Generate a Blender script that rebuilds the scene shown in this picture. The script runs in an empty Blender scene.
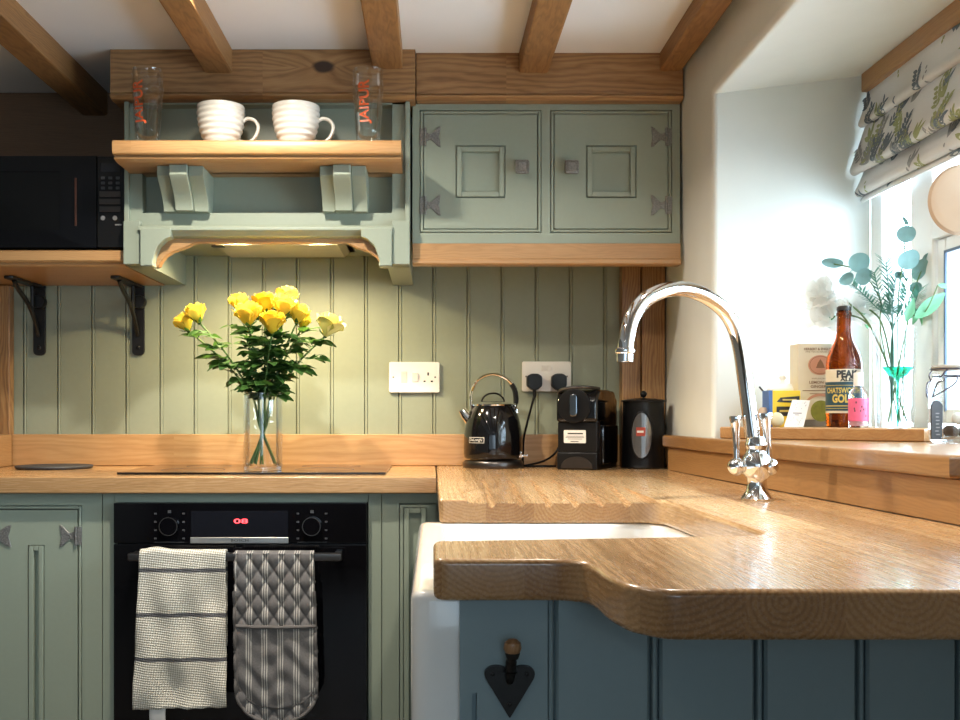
import bpy, bmesh, math, random
from mathutils import Vector, Matrix, Euler
R = math.radians
PI = math.pi
sc = bpy.context.scene
COL = sc.collection
random.seed(7)

# ------------------------------------------------------------------ camera
FPX, VX, VY, CZ = 1020.0, 432.0, 415.0, 1.048
def PX(px, Y): return (px - VX) * Y / FPX
def PZ(py, Y): return CZ - (py - VY) * Y / FPX
def P(px, py, Y): return Vector((PX(px, Y), Y, PZ(py, Y)))

# ------------------------------------------------------------------ mesh builder
class MB:
    def __init__(s): s.v = []; s.f = []; s.m = []
    def add(s, vs, fs, mi=0):
        n = len(s.v); s.v += [Vector(p) for p in vs]
        for f in fs: s.f.append([i + n for i in f]); s.m.append(mi)
        return s
    def addbm(s, bm, mi=0):
        bm.verts.index_update()
        s.add([v.co.copy() for v in bm.verts], [[v.index for v in f.verts] for f in bm.faces], mi); bm.free(); return s
    def box(s, x0, x1, y0, y1, z0, z1, b=0.0, seg=2, mi=0):
        bm = bmesh.new(); bmesh.ops.create_cube(bm, size=1)
        for v in bm.verts:
            v.co = Vector((x0 + (v.co.x + .5) * (x1 - x0), y0 + (v.co.y + .5) * (y1 - y0), z0 + (v.co.z + .5) * (z1 - z0)))
        if b: bmesh.ops.bevel(bm, geom=bm.edges[:], offset=b, segments=seg, affect='EDGES', profile=.5)
        return s.addbm(bm, mi)
    def prism(s, poly, plane, a, b, bev=0.0, seg=2, mi=0):
        def c(u, w, t):
            return {'XY': (u, w, t), 'XZ': (u, t, w), 'YZ': (t, u, w)}[plane]
        bm = bmesh.new()
        v0 = [bm.verts.new(c(u, w, a)) for u, w in poly]; v1 = [bm.verts.new(c(u, w, b)) for u, w in poly]
        n = len(poly)
        bm.faces.new(v0); bm.faces.new(list(reversed(v1)))
        for i in range(n): bm.faces.new((v0[i], v1[i], v1[(i + 1) % n], v0[(i + 1) % n]))
        bmesh.ops.recalc_face_normals(bm, faces=bm.faces[:])
        if bev:
            e = [e for e in bm.edges if (len(e.link_faces) == 2 and e.calc_face_angle(0) > .6)]
            bmesh.ops.bevel(bm, geom=e, offset=bev, segments=seg, affect='EDGES', profile=.5, clamp_overlap=True)
        return s.addbm(bm, mi)
    def lathe(s, prof, c=(0, 0, 0), seg=32, mi=0, M=None):
        c = Vector(c); vs = []; fs = []; idx = []
        for r, z in prof:
            if r < 1e-6: idx.append([len(vs)]); vs.append(Vector((0, 0, z)))
            else:
                idx.append(list(range(len(vs), len(vs) + seg)))
                vs += [Vector((r * math.cos(2 * PI * k / seg), r * math.sin(2 * PI * k / seg), z)) for k in range(seg)]
        for a, b in zip(idx, idx[1:]):
            for k in range(seg):
                k2 = (k + 1) % seg
                if len(a) == 1 and len(b) == 1: continue
                if len(a) == 1: fs.append([a[0], b[k2], b[k]])
                elif len(b) == 1: fs.append([a[k], a[k2], b[0]])
                else: fs.append([a[k], a[k2], b[k2], b[k]])
        if M: vs = [M @ v for v in vs]
        return s.add([v + c for v in vs], fs, mi)
    def tube(s, path, r, seg=10, mi=0, flat=1.0, up=(0, 0, 1)):
        path = [Vector(p) for p in path]; n = len(path)
        rs = r if isinstance(r, (list, tuple)) else [r] * n
        vs = []; fs = []
        prev = None
        for i, p in enumerate(path):
            t = (path[min(i + 1, n - 1)] - path[max(i - 1, 0)]).normalized()
            if prev is None:
                a = Vector(up)
                if abs(a.dot(t)) > .9: a = Vector((1, 0, 0)) if abs(t.x) < .9 else Vector((0, 1, 0))
                x = (a - t * a.dot(t)).normalized()
            else: x = (prev - t * prev.dot(t)).normalized()
            prev = x; y = t.cross(x)
            for k in range(seg):
                an = 2 * PI * k / seg
                vs.append(p + x * (math.cos(an) * rs[i]) + y * (math.sin(an) * rs[i] * flat))
        for i in range(n - 1):
            for k in range(seg):
                k2 = (k + 1) % seg
                fs.append([i * seg + k, i * seg + k2, (i + 1) * seg + k2, (i + 1) * seg + k])
        fs.append(list(reversed(range(seg)))); fs.append(list(range((n - 1) * seg, n * seg)))
        return s.add(vs, fs, mi)
    def sphere(s, c, r, seg=20, mi=0):
        if not isinstance(r, (tuple, list)): r = (r, r, r)
        bm = bmesh.new(); bmesh.ops.create_uvsphere(bm, u_segments=seg, v_segments=seg // 2 + 2, radius=1)
        for v in bm.verts: v.co = Vector((v.co.x * r[0] + c[0], v.co.y * r[1] + c[1], v.co.z * r[2] + c[2]))
        return s.addbm(bm, mi)
    def grid(s, fn, nu, nv, mi=0):
        vs = [Vector(fn(i / nu, j / nv)) for j in range(nv + 1) for i in range(nu + 1)]
        fs = [[j * (nu + 1) + i, j * (nu + 1) + i + 1, (j + 1) * (nu + 1) + i + 1, (j + 1) * (nu + 1) + i] for j in range(nv) for i in range(nu)]
        return s.add(vs, fs, mi)
    def xf(s, M):
        s.v = [M @ p for p in s.v]; return s
    def merge(s, o, M=None):
        return s.add([(M @ p if M else p) for p in o.v], o.f, 0)
    def mesh(s, name, mats, origin, ang=35):
        me = bpy.data.meshes.new(name)
        o = Vector(origin)
        me.from_pydata([p - o for p in s.v], [], s.f)
        for m in (mats if isinstance(mats, (list, tuple)) else [mats]): me.materials.append(m)
        for p, mi in zip(me.polygons, s.m): p.material_index = mi; p.use_smooth = True
        bm = bmesh.new(); bm.from_mesh(me); bmesh.ops.recalc_face_normals(bm, faces=bm.faces[:]); bm.to_mesh(me); bm.free()
        me.set_sharp_from_angle(angle=R(ang))
        return me

ORG = {}
def flatten(o, ang):
    if ang <= 35:
        md = o.modifiers.new('flat_faces', 'WEIGHTED_NORMAL'); md.keep_sharp = True; md.weight = 60
def link(name, me, origin):
    o = bpy.data.objects.new(name, me); COL.objects.link(o); o.location = origin; return o
def meta(o, label=None, cat=None, group=None, kind=None):
    if label: o['label'] = label
    if cat: o['category'] = cat
    if group: o['group'] = group
    if kind: o['kind'] = kind
    return o
def thing(name, loc, label, cat, group=None, rot=0, local=False, kind=None):
    o = bpy.data.objects.new(name, None); COL.objects.link(o); o.location = loc; o.rotation_euler = (0, 0, rot)
    o.empty_display_size = .02
    ORG[o.name] = Vector((0, 0, 0)) if local else Vector(loc)
    return meta(o, label, cat, group, kind)
def part(name, mb, mats, parent, label=None, ang=35, kind=None):
    og = ORG[parent.name]
    o = bpy.data.objects.new(name, mb.mesh(name, mats, og, ang)); COL.objects.link(o); o.parent = parent; flatten(o, ang)
    ORG[o.name] = og
    if label: o['label'] = label
    if kind: o['kind'] = kind
    return o
def single(name, mb, mats, loc, label, cat, group=None, kind=None, ang=35):
    o = link(name, mb.mesh(name, mats, loc, ang), loc); ORG[o.name] = Vector(loc); flatten(o, ang)
    return meta(o, label, cat, group, kind)
def struct(name, mb, mats, label, cat, ang=35):
    return single(name, mb, mats, (0, 0, 0), label, cat, None, 'structure', ang)
def dup(o, loc, label=None, rot=None):
    r = o.copy(); COL.objects.link(r); r.location = loc; ORG[r.name] = ORG[o.name]
    if rot is not None: r.rotation_euler = (0, 0, rot)
    if label: r['label'] = label
    for ch in list(o.children):
        c = ch.copy(); COL.objects.link(c); c.parent = r
        for g in list(ch.children):
            d = g.copy(); COL.objects.link(d); d.parent = c
    return r
def text(body, size, w=None, ext=0.0, bold=0.0):
    """flat lettering as (verts, faces), centred on the origin; w = forced width"""
    cu = bpy.data.curves.new('t', 'FONT'); cu.body = body; cu.size = size; cu.align_x = 'CENTER'; cu.align_y = 'CENTER'
    cu.extrude = ext; cu.offset = bold; cu.resolution_u = 3
    ob = bpy.data.objects.new('t', cu); COL.objects.link(ob)
    dg = bpy.context.evaluated_depsgraph_get(); me = bpy.data.meshes.new_from_object(ob.evaluated_get(dg))
    vs = [v.co.copy() for v in me.vertices]; fs = [list(p.vertices) for p in me.polygons]
    bpy.data.objects.remove(ob); bpy.data.curves.remove(cu); bpy.data.meshes.remove(me)
    if vs:
        x0 = min(v.x for v in vs); x1 = max(v.x for v in vs); y0 = min(v.y for v in vs); y1 = max(v.y for v in vs)
        k = (w / (x1 - x0)) if w else 1
        vs = [Vector(((v.x - (x0 + x1) / 2) * k, v.y - (y0 + y1) / 2, v.z)) for v in vs]
    return vs, fs
def text_on(mb, t, o, ux, uy, mi=0):
    o = Vector(o); ux = Vector(ux); uy = Vector(uy); n = ux.cross(uy)
    mb.add([o + ux * v.x + uy * v.y + n * v.z for v in t[0]], t[1], mi); return mb
def text_cyl(mb, t, c, r, a0, z, mi=0, turn=False, rf=None):
    """wrap lettering round a vertical cylinder; a0 = angle of its centre (-pi/2 looks at the camera)"""
    out = []
    for v in t[0]:
        x, y = (-v.y, v.x) if turn else (v.x, v.y)
        rr = rf(z + y) if rf else r
        a = a0 + x / r
        out.append(Vector((c[0] + rr * math.cos(a), c[1] + rr * math.sin(a), z + y)))
    mb.add(out, t[1], mi); return mb
def round_poly(pts, rad, n=5):
    out = []; N = len(pts)
    for i, p in enumerate(pts):
        r = rad[i] if isinstance(rad, (list, tuple)) else rad
        p = Vector(p).to_2d() if len(p) > 2 else Vector(p)
        if r <= 0: out.append((p.x, p.y)); continue
        a = (Vector(pts[i - 1]) - p); b = (Vector(pts[(i + 1) % N]) - p)
        d = min(r, a.length * .49, b.length * .49); a = p + a.normalized() * d; b = p + b.normalized() * d
        for k in range(n + 1):
            t = k / n; q = a * (1 - t) ** 2 + p * 2 * t * (1 - t) + b * t * t; out.append((q.x, q.y))
    return out
def curve_slab(outs, z0, z1, bev):
    cu = bpy.data.curves.new('c', 'CURVE'); cu.dimensions = '2D'; cu.fill_mode = 'BOTH'
    for pts in outs:
        sp = cu.splines.new('POLY'); sp.points.add(len(pts) - 1)
        for q, p in zip(sp.points, pts): q.co = (p[0], p[1], 0, 1)
        sp.use_cyclic_u = True
    cu.extrude = (z1 - z0) / 2 - bev; cu.bevel_depth = bev; cu.bevel_resolution = 2; cu.offset = -bev
    ob = bpy.data.objects.new('c', cu); COL.objects.link(ob)
    dg = bpy.context.evaluated_depsgraph_get(); me = bpy.data.meshes.new_from_object(ob.evaluated_get(dg))
    bm = bmesh.new(); bm.from_mesh(me); bmesh.ops.remove_doubles(bm, verts=bm.verts[:], dist=1e-5)
    bmesh.ops.recalc_face_normals(bm, faces=bm.faces[:])
    bm.verts.index_update(); m = MB()
    m.add([v.co + Vector((0, 0, (z0 + z1) / 2)) for v in bm.verts], [[v.index for v in f.verts] for f in bm.faces]); bm.free()
    bpy.data.objects.remove(ob); bpy.data.curves.remove(cu); bpy.data.meshes.remove(me)
    return m
def boolean(ob, cutters):
    for c in cutters:
        me = c.mesh('cut', [], (0, 0, 0)); co = bpy.data.objects.new('cut', me); COL.objects.link(co)
        co.location = (0, 0, 0)
        for q in list(ob.modifiers): ob.modifiers.remove(q)
        md = ob.modifiers.new('b', 'BOOLEAN'); md.operation = 'DIFFERENCE'; md.solver = 'EXACT'; md.object = co
        bpy.context.view_layer.update()
        dg = bpy.context.evaluated_depsgraph_get(); nm = bpy.data.meshes.new_from_object(ob.evaluated_get(dg))
        ob.modifiers.remove(md); old = ob.data; ob.data = nm; nm.name = old.name
        bpy.data.objects.remove(co); bpy.data.meshes.remove(me); bpy.data.meshes.remove(old)
    for p in ob.data.polygons: p.use_smooth = True
    ob.data.set_sharp_from_angle(angle=R(32)); flatten(ob, 30)
def bez(pts, n=10):
    """smooth path through points (Catmull-Rom)"""
    pts = [Vector(p) for p in pts]; out = []
    for i in range(len(pts) - 1):
        p0 = pts[max(i - 1, 0)]; p1 = pts[i]; p2 = pts[i + 1]; p3 = pts[min(i + 2, len(pts) - 1)]
        for k in range(n):
            t = k / n
            out.append(.5 * ((2 * p1) + (p2 - p0) * t + (2 * p0 - 5 * p1 + 4 * p2 - p3) * t * t + (3 * p1 - p0 - 3 * p2 + p3) * t ** 3))
    return out + [pts[-1]]

# ------------------------------------------------------------------ materials
def srgb(r, g, b):
    f = lambda c: (c / 255 / 12.92) if c / 255 <= .04045 else ((c / 255 + .055) / 1.055) ** 2.4
    return (f(r), f(g), f(b), 1)
class NT:
    def __init__(s, name):
        s.mat = bpy.data.materials.new(name); s.mat.use_nodes = True; s.t = s.mat.node_tree; s.n = s.t.nodes
        s.b = s.n['Principled BSDF']; s.out = s.n['Material Output']
    def new(s, typ, **kw):
        n = s.n.new(typ)
        for k, v in kw.items(): setattr(n, k, v)
        return n
    def put(s, sock, val):
        if isinstance(val, bpy.types.NodeSocket): s.t.links.new(val, sock)
        else: sock.default_value = val
    def math(s, op, a, b=0.0, c=0.0):
        n = s.new('ShaderNodeMath', operation=op); s.put(n.inputs[0], a); s.put(n.inputs[1], b); s.put(n.inputs[2], c); return n.outputs[0]
    def vmath(s, op, a, b=(0, 0, 0)):
        n = s.new('ShaderNodeVectorMath', operation=op); s.put(n.inputs[0], a); s.put(n.inputs[1], b)
        return n.outputs['Value'] if op in ('LENGTH', 'DOT_PRODUCT', 'DISTANCE') else n.outputs[0]
    def mix(s, fac, a, b, typ='MIX'):
        n = s.new('ShaderNodeMix', data_type='RGBA', blend_type=typ); s.put(n.inputs[0], fac); s.put(n.inputs[6], a); s.put(n.inputs[7], b); return n.outputs[2]
    def noise(s, vec, scale, detail=3, rough=.5, dist=0):
        n = s.new('ShaderNodeTexNoise'); s.put(n.inputs['Vector'], vec); n.inputs['Scale'].default_value = scale
        n.inputs['Detail'].default_value = detail; n.inputs['Roughness'].default_value = rough; n.inputs['Distortion'].default_value = dist
        return n.outputs['Fac'], n.outputs['Color']
    def obj(s): return s.new('ShaderNodeTexCoord').outputs['Object']
    def xyz(s, v):
        n = s.new('ShaderNodeSeparateXYZ'); s.put(n.inputs[0], v); return n.outputs
    def comb(s, x, y, z):
        n = s.new('ShaderNodeCombineXYZ'); s.put(n.inputs[0], x); s.put(n.inputs[1], y); s.put(n.inputs[2], z); return n.outputs[0]
    def ramp(s, fac, stops):
        n = s.new('ShaderNodeValToRGB'); s.put(n.inputs[0], fac); e = n.color_ramp.elements
        while len(e) < len(stops): e.new(.5)
        for q, (p, c) in zip(e, stops): q.position = p; q.color = c
        return n.outputs[0]
    def bump(s, h, strength=.2, dist=.002):
        n = s.new('ShaderNodeBump'); n.inputs['Strength'].default_value = strength; n.inputs['Distance'].default_value = dist
        s.put(n.inputs['Height'], h); s.put(s.b.inputs['Normal'], n.outputs[0])
    def set(s, **kw):
        for k, v in kw.items(): s.put(s.b.inputs[k.replace('_', ' ')], v)
        return s
def plain(name, col, rough=.5, metal=0.0, spec=.5, coat=0.0, bump=0, bscale=60, var=.06, **kw):
    n = NT(name); o = n.obj(); f, _ = n.noise(o, bscale, 3)
    dark = (col[0] * (1 - var * 2), col[1] * (1 - var * 2), col[2] * (1 - var * 2), 1)
    n.set(Base_Color=n.mix(f, dark, col), Roughness=rough, Metallic=metal, Specular_IOR_Level=spec, Coat_Weight=coat, **kw)
    if bump: n.bump(f, bump, .001)
    return n.mat
def wood(name, grain='X', light=(.50, .305, .135, 1), dark=(.26, .135, .050, 1), stave=.6, cross='Z', rough=.32, ring=.0065, coat=.15, off=(0, 0, 0), vary=.35, contrast=.55, knot=None, rings=.2, wander=.09, bumpy=.035, endgrain=.62):
    n = NT(name); o = n.vmath('ADD', n.obj(), off); x, y, z = n.xyz(o)
    ax = {'X': x, 'Y': y, 'Z': z}; g = ax[grain]; rest = [a for a in 'XYZ' if a != grain and a != cross]
    u = ax[cross]; w = ax[rest[0]]
    i = n.math('FLOOR', n.math('DIVIDE', u, stave))
    j = n.math('FLOOR', n.math('DIVIDE', n.math('ADD', g, n.math('MULTIPLY', i, .377)), 1.1))
    wn = n.new('ShaderNodeTexWhiteNoise', noise_dimensions='2D'); n.put(wn.inputs['Vector'], n.comb(i, j, 0.0))
    rv = n.xyz(wn.outputs['Color']); rnd = wn.outputs['Value']
    kd = None
    if knot:
        kd = n.vmath('LENGTH', n.comb(n.math('MULTIPLY', n.math('SUBTRACT', g, knot[0]), .55), n.math('SUBTRACT', u, knot[1]), 0.0))
        bend = n.math('MULTIPLY', n.math('EXPONENT', n.math('MULTIPLY', kd, -28.0)), .05)
        u = n.math('ADD', u, n.math('MULTIPLY', bend, n.math('SIGN', n.math('SUBTRACT', u, knot[1]))))
    # slow wander along the grain
    wv = n.comb(n.math('MULTIPLY', g, 2.2), n.math('MULTIPLY', u, 11.0), n.math('MULTIPLY', w, 11.0))
    _, dcol = n.noise(n.vmath('ADD', wv, wn.outputs['Color']), 1.0, 4, .55)
    d = n.xyz(n.vmath('SUBTRACT', dcol, (.5, .5, .5)))
    uu = n.math('SUBTRACT', n.math('SUBTRACT', u, n.math('MULTIPLY', n.math('ADD', i, rv[0]), stave)), n.math('MULTIPLY', d[0], wander))
    ww = n.math('SUBTRACT', n.math('SUBTRACT', w, n.math('MULTIPLY_ADD', rv[1], .10, .02)), n.math('MULTIPLY', d[1], wander))
    dist = n.vmath('LENGTH', n.comb(uu, ww, 0.0))
    fine, _ = n.noise(n.comb(n.math('MULTIPLY', g, 16), n.math('MULTIPLY', u, 380), n.math('MULTIPLY', w, 380)), 1.0, 3, .65)
    med, _ = n.noise(n.comb(n.math('MULTIPLY', g, 4.0), n.math('MULTIPLY', u, 45), n.math('MULTIPLY', w, 45)), 1.0, 4, .65)
    big, _ = n.noise(n.comb(n.math('MULTIPLY', g, 1.3), n.math('MULTIPLY', u, 8), n.math('MULTIPLY', w, 8)), 1.0, 3, .5, .6)
    rg = n.math('POWER', n.math('MULTIPLY_ADD', n.math('SINE', n.math('MULTIPLY', dist, 2 * PI / ring)), .5, .5), .6)
    t = n.math('ADD', n.math('MULTIPLY', rg, rings), n.math('ADD', n.math('MULTIPLY', fine, .38), n.math('ADD', n.math('MULTIPLY', med, .5), n.math('MULTIPLY', big, .35))))
    t = n.math('MULTIPLY_ADD', n.math('SUBTRACT', t, .615 + rings * .62), contrast * 2.0, .5)
    t = n.math('ADD', t, n.math('MULTIPLY', n.math('SUBTRACT', rnd, .5), vary))
    mid = tuple((a + b_) / 2 * k for a, b_, k in zip(light[:3], dark[:3], (1.03, .97, .93))) + (1,)
    col = n.ramp(t, [(0.0, dark), (.55, mid), (1.0, light)])
    if knot:
        kf = n.math('SMOOTH_MIN', n.math('MULTIPLY', n.math('MAXIMUM', n.math('SUBTRACT', .0175, n.math('ADD', kd, n.math('MULTIPLY', d[0], .012))), 0.0), 160.0), 1.0, .2)
        col = n.mix(kf, col, (.035, .014, .006, 1))
    # end grain soaks up more oil and stays darker than the long grain
    ge = n.new('ShaderNodeTexCoord').outputs['Normal']
    eg = n.math('POWER', n.math('ABSOLUTE', n.vmath('DOT_PRODUCT', ge, {'X': (1, 0, 0), 'Y': (0, 1, 0), 'Z': (0, 0, 1)}[grain])), 2.0)
    col = n.mix(eg, col, n.mix(1.0, col, (endgrain, endgrain * .85, endgrain * .70, 1), 'MULTIPLY'))
    n.set(Base_Color=col, Roughness=n.math('MULTIPLY_ADD', fine, .10, rough), Coat_Weight=coat, Coat_Roughness=.14)
    n.bump(t, bumpy, .0005)
    return n.mat
def glass(name, tint=(1, 1, 1, 1), rough=0.0, k=.9):
    """thin clear glass: see-through with a mirror reflection that grows towards the rim"""
    n = NT(name); n.n.remove(n.b)
    tr = n.new('ShaderNodeBsdfTransparent'); tr.inputs[0].default_value = tint
    gl = n.new('ShaderNodeBsdfGlossy'); gl.inputs['Roughness'].default_value = rough; gl.inputs[0].default_value = (1, 1, 1, 1)
    lw = n.new('ShaderNodeLayerWeight'); lw.inputs[0].default_value = .28
    f = n.math('MULTIPLY_ADD', lw.outputs['Fresnel'], k, .02)
    mx = n.new('ShaderNodeMixShader'); n.put(mx.inputs[0], f); n.put(mx.inputs[1], tr.outputs[0]); n.put(mx.inputs[2], gl.outputs[0])
    n.put(n.out.inputs['Surface'], mx.outputs[0]); return n.mat
def emit(name, col, s):
    n = NT(name); n.set(Base_Color=(0, 0, 0, 1), Emission_Color=col, Emission_Strength=s); return n.mat

M = {}
M['oakX'] = wood('oak_along_x', 'X', cross='Z', stave=.8)
M['oakX2'] = wood('oak_shelf', 'X', light=(.54, .325, .14, 1), dark=(.31, .16, .058, 1), cross='Z', stave=.9, off=(.3, .2, .5))
M['oakZ'] = wood('oak_upright', 'Z', light=(.43, .245, .095, 1), dark=(.17, .078, .026, 1), cross='X', stave=.5, ring=.009, contrast=.75, rings=.35)
M['oakY'] = wood('oak_along_y', 'Y', light=(.44, .255, .105, 1), dark=(.22, .108, .037, 1), cross='Z', stave=.8)
M['beam'] = wood('oak_beam', 'Y', light=(.40, .215, .080, 1), dark=(.155, .072, .023, 1), cross='Z', stave=1.2, rough=.5, coat=.0, contrast=.75)
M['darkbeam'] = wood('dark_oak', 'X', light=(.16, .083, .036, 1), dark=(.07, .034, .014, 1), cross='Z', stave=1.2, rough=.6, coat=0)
M['fascia'] = wood('oak_cornice', 'X', light=(.40, .225, .090, 1), dark=(.165, .078, .027, 1), cross='Z', stave=.9, rough=.45, coat=.03, off=(.11, .3, .2), contrast=.8, rings=.3, ring=.014)
M['fascia_knot'] = wood('oak_cornice_knotty', 'X', light=(.40, .225, .090, 1), dark=(.165, .078, .027, 1), cross='Z', stave=.9, rough=.45, coat=.03, off=(0, 0, 0), contrast=.8, rings=.3, ring=.014, knot=(.152, .080))
M['top'] = wood('oak_worktop', 'X', light=(.57, .365, .175, 1), dark=(.33, .178, .070, 1), cross='Y', stave=.10, rough=.22, coat=.35, vary=.35, bumpy=.015, contrast=.75)
M['topY'] = wood('oak_worktop_staves', 'Y', light=(.58, .39, .205, 1), dark=(.27, .150, .064, 1), cross='X', stave=.085, rough=.22, coat=.38, vary=.80, contrast=.46, rings=.50, ring=.0058, wander=.022, bumpy=.010, endgrain=.70)
M['upst'] = wood('oak_upstand', 'X', light=(.56, .345, .155, 1), dark=(.33, .175, .065, 1), cross='Z', stave=.5, ring=.016, rough=.3, coat=.2, off=(.4, .1, .07), contrast=.65)
M['sill'] = wood('oak_sill', 'Y', light=(.42, .245, .10, 1), dark=(.20, .098, .034, 1), cross='X', stave=.11, rough=.25, coat=.5)
SAGE = (.300, .318, .225, 1)
M['sage'] = plain('sage_paint', (.268, .308, .240, 1), .42, bump=.08, bscale=90, var=.03)
M['board'] = plain('sage_panelling', (.290, .318, .232, 1), .45, bump=.08, bscale=70, var=.04)
M['isle'] = plain('sage_paint_shaded', (.205, .275, .292, 1), .42, bump=.08, bscale=90, var=.03)  # same sage paint with bluish daylight shade put into its colour
M['plaster'] = plain('cream_plaster', (.69, .71, .665, 1), .8, bump=.25, bscale=14, var=.04)
M['ceil'] = plain('ceiling_paint', (.82, .82, .82, 1), .85, bump=.15, bscale=12, var=.02)
M['floor'] = plain('stone_floor', (.15, .125, .10, 1), .5, bump=.2, bscale=8, var=.2)
M['room'] = plain('warm_dark_wall', (.20, .17, .135, 1), .8)
M['white'] = plain('white_gloss', (.80, .80, .78, 1), .25, coat=.3, var=.01)
M['plastic_w'] = plain('white_plastic', (.82, .79, .75, 1), .35, var=.01)
M['ceramic'] = plain('white_fireclay', (.83, .82, .79, 1), .12, coat=.6, var=.01)
M['mug'] = plain('stoneware', (.66, .63, .56, 1), .3, coat=.3, var=.03)
M['chrome'] = plain('chrome', (.86, .87, .88, 1), .06, 1.0, var=.01)
M['pewter'] = plain('pewter', (.34, .325, .30, 1), .36, .5, bump=1.0, bscale=260, var=.4)
M['iron'] = plain('black_iron', (.012, .010, .009, 1), .42, .3, bump=.4, bscale=120, var=.2)
M['black'] = plain('black_enamel', (.004, .004, .005, 1), .10, spec=.35, coat=.5, var=.02)
M['blackplastic'] = plain('black_plastic', (.0065, .0065, .007, 1), .33, spec=.28, var=.05)
M['blackglass'] = plain('black_glass', (.003, .003, .004, 1), .04, spec=.32, var=.0)
M['hob'] = plain('hob_glass', (.010, .009, .009, 1), .03, spec=.6, var=.0)
M['screen'] = plain('tinted_display', (.008, .009, .013, 1), .06, spec=.5, var=.0)
M['steel'] = plain('brushed_steel', (.55, .53, .50, 1), .3, 1.0, var=.05)
M['darksteel'] = plain('dark_steel', (.10, .09, .085, 1), .28, .9, var=.1)
M['keygrey'] = plain('key_grey', (.055, .055, .058, 1), .45)
M['grey'] = plain('grey_print', (.20, .20, .20, 1), .5)
M['redled'] = emit('red_digits', (1, .05, .06, 1), 5)
M['lamp'] = emit('lamp_glow', (1, .82, .58, 1), 14)
M['glass'] = glass('clear_glass', (.985, .995, .99, 1), k=.6)
M['pane'] = glass('window_glass', (.99, 1, 1, 1), k=.6)
M['greenglass'] = glass('green_glass', (.30, .80, .68, 1), k=.5)
M['orange'] = plain('orange_print', (.80, .13, .03, 1), .4, var=.02)
M['rose'] = plain('yellow_petal', (.92, .70, .07, 1), .5, bscale=20, var=.12, Subsurface_Weight=.0)
M['peony'] = plain('white_petal', (.86, .86, .83, 1), .6, bscale=20, var=.03)
M['leaf'] = plain('rose_leaf', (.060, .160, .030, 1), .45, bscale=30, var=.35)
M['stem'] = plain('green_stem', (.10, .19, .045, 1), .45, var=.2)
M['euc'] = plain('eucalyptus_leaf', (.22, .40, .38, 1), .5, bscale=25, var=.2)
M['fern'] = plain('fern_sprig', (.09, .24, .17, 1), .5, var=.2)
M['bigleaf'] = plain('broad_leaf', (.16, .42, .24, 1), .4, var=.15)
M['amber'] = glass('amber_glass', (.44, .165, .035, 1), k=.6)
M['beer'] = plain('amber_bottle', (.22, .048, .006, 1), .06, coat=.8, var=.1, bscale=10)
M['cream'] = plain('cream_card', (.66, .58, .42, 1), .6, var=.02)
M['ink'] = plain('dark_ink', (.03, .03, .03, 1), .6)
M['brownink'] = plain('brown_ink', (.22, .11, .05, 1), .6)
M['salmon'] = plain('salmon_print', (.56, .27, .16, 1), .6)
M['olive'] = plain('olive_print', (.30, .30, .035, 1), .6, bscale=90, var=.3)
M['yellow'] = plain('yellow_card', (.85, .60, .03, 1), .5, var=.02)
M['blue'] = plain('blue_card', (.05, .13, .35, 1), .5, var=.02)
M['navy'] = plain('navy_label', (.015, .06, .085, 1), .5, var=.05)
M['gold'] = plain('gold_print', (.62, .46, .10, 1), .5, var=.05)
M['pink'] = plain('pink_label', (.75, .12, .24, 1), .5, var=.05)
M['paper'] = plain('white_paper', (.80, .78, .74, 1), .6, var=.03)
M['silver'] = plain('silver_print', (.62, .61, .58, 1), .4, .2)
M['slate'] = plain('slate', (.06, .065, .075, 1), .6, bump=.4, var=.25)
M['tan'] = plain('tan_disc', (.50, .37, .26, 1), .6, bscale=18, var=.06)
M['brown'] = plain('brown_lump', (.10, .05, .02, 1), .7, bump=.5, var=.3)
M['water'] = glass('water', (.95, 1, .98, 1), k=.5)
M['knobwood'] = wood('turned_knob_wood', 'Z', light=(.42, .24, .11, 1), dark=(.20, .10, .04, 1), stave=.1, ring=.004)
def towel_mat():
    n = NT('waffle_towel'); x, y, z = n.xyz(n.obj())
    a = n.math('SINE', n.math('MULTIPLY', n.math('ADD', x, n.math('MULTIPLY', z, .75)), 640))
    b = n.math('SINE', n.math('MULTIPLY', n.math('SUBTRACT', n.math('MULTIPLY', x, .8), z), 640))
    h = n.math('MULTIPLY_ADD', n.math('MULTIPLY', a, b), .5, .5)
    f, _ = n.noise(n.obj(), 25, 3)
    c = n.mix(h, (.34, .31, .23, 1), (.88, .85, .76, 1))
    m = None
    for zz in (0.327, 0.222, 0.118):
        q = n.math('LESS_THAN', n.math('ABSOLUTE', n.math('SUBTRACT', z, zz)), .0048)
        m = q if m is None else n.math('MAXIMUM', m, q)
    n.set(Base_Color=n.mix(m, c, (.10, .10, .105, 1)), Roughness=.9); n.bump(n.math('ADD', h, f), .6, .003)
    return n.mat
M['towel'] = towel_mat()
def glove_mat(name, diamonds):
    n = NT(name); x, y, z = n.xyz(n.obj())
    # triple white lines repeating across the width
    p = .0372
    q = n.math('SUBTRACT', n.math('FRACT', n.math('DIVIDE', n.math('ADD', x, .0372 * 12.5 - .0153), p)), .5)
    m = None
    for o in (-.15, 0, .15):
        s = n.math('LESS_THAN', n.math('ABSOLUTE', n.math('SUBTRACT', q, o)), .030)
        m = s if m is None else n.math('MAXIMUM', m, s)
    f, _ = n.noise(n.obj(), 300, 2)
    w = n.math('MULTIPLY', m, n.math('MULTIPLY_ADD', f, .4, .6))
    base = n.mix(f, (.10, .095, .095, 1), (.19, .182, .180, 1))
    n.set(Base_Color=n.mix(w, base, (.60, .58, .53, 1)), Roughness=.9); n.bump(f, .5, .0008); return n.mat
M['glove'] = glove_mat('striped_cotton', True)
M['glovetrim'] = plain('grey_piping', (.14, .13, .125, 1), .9)
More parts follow.
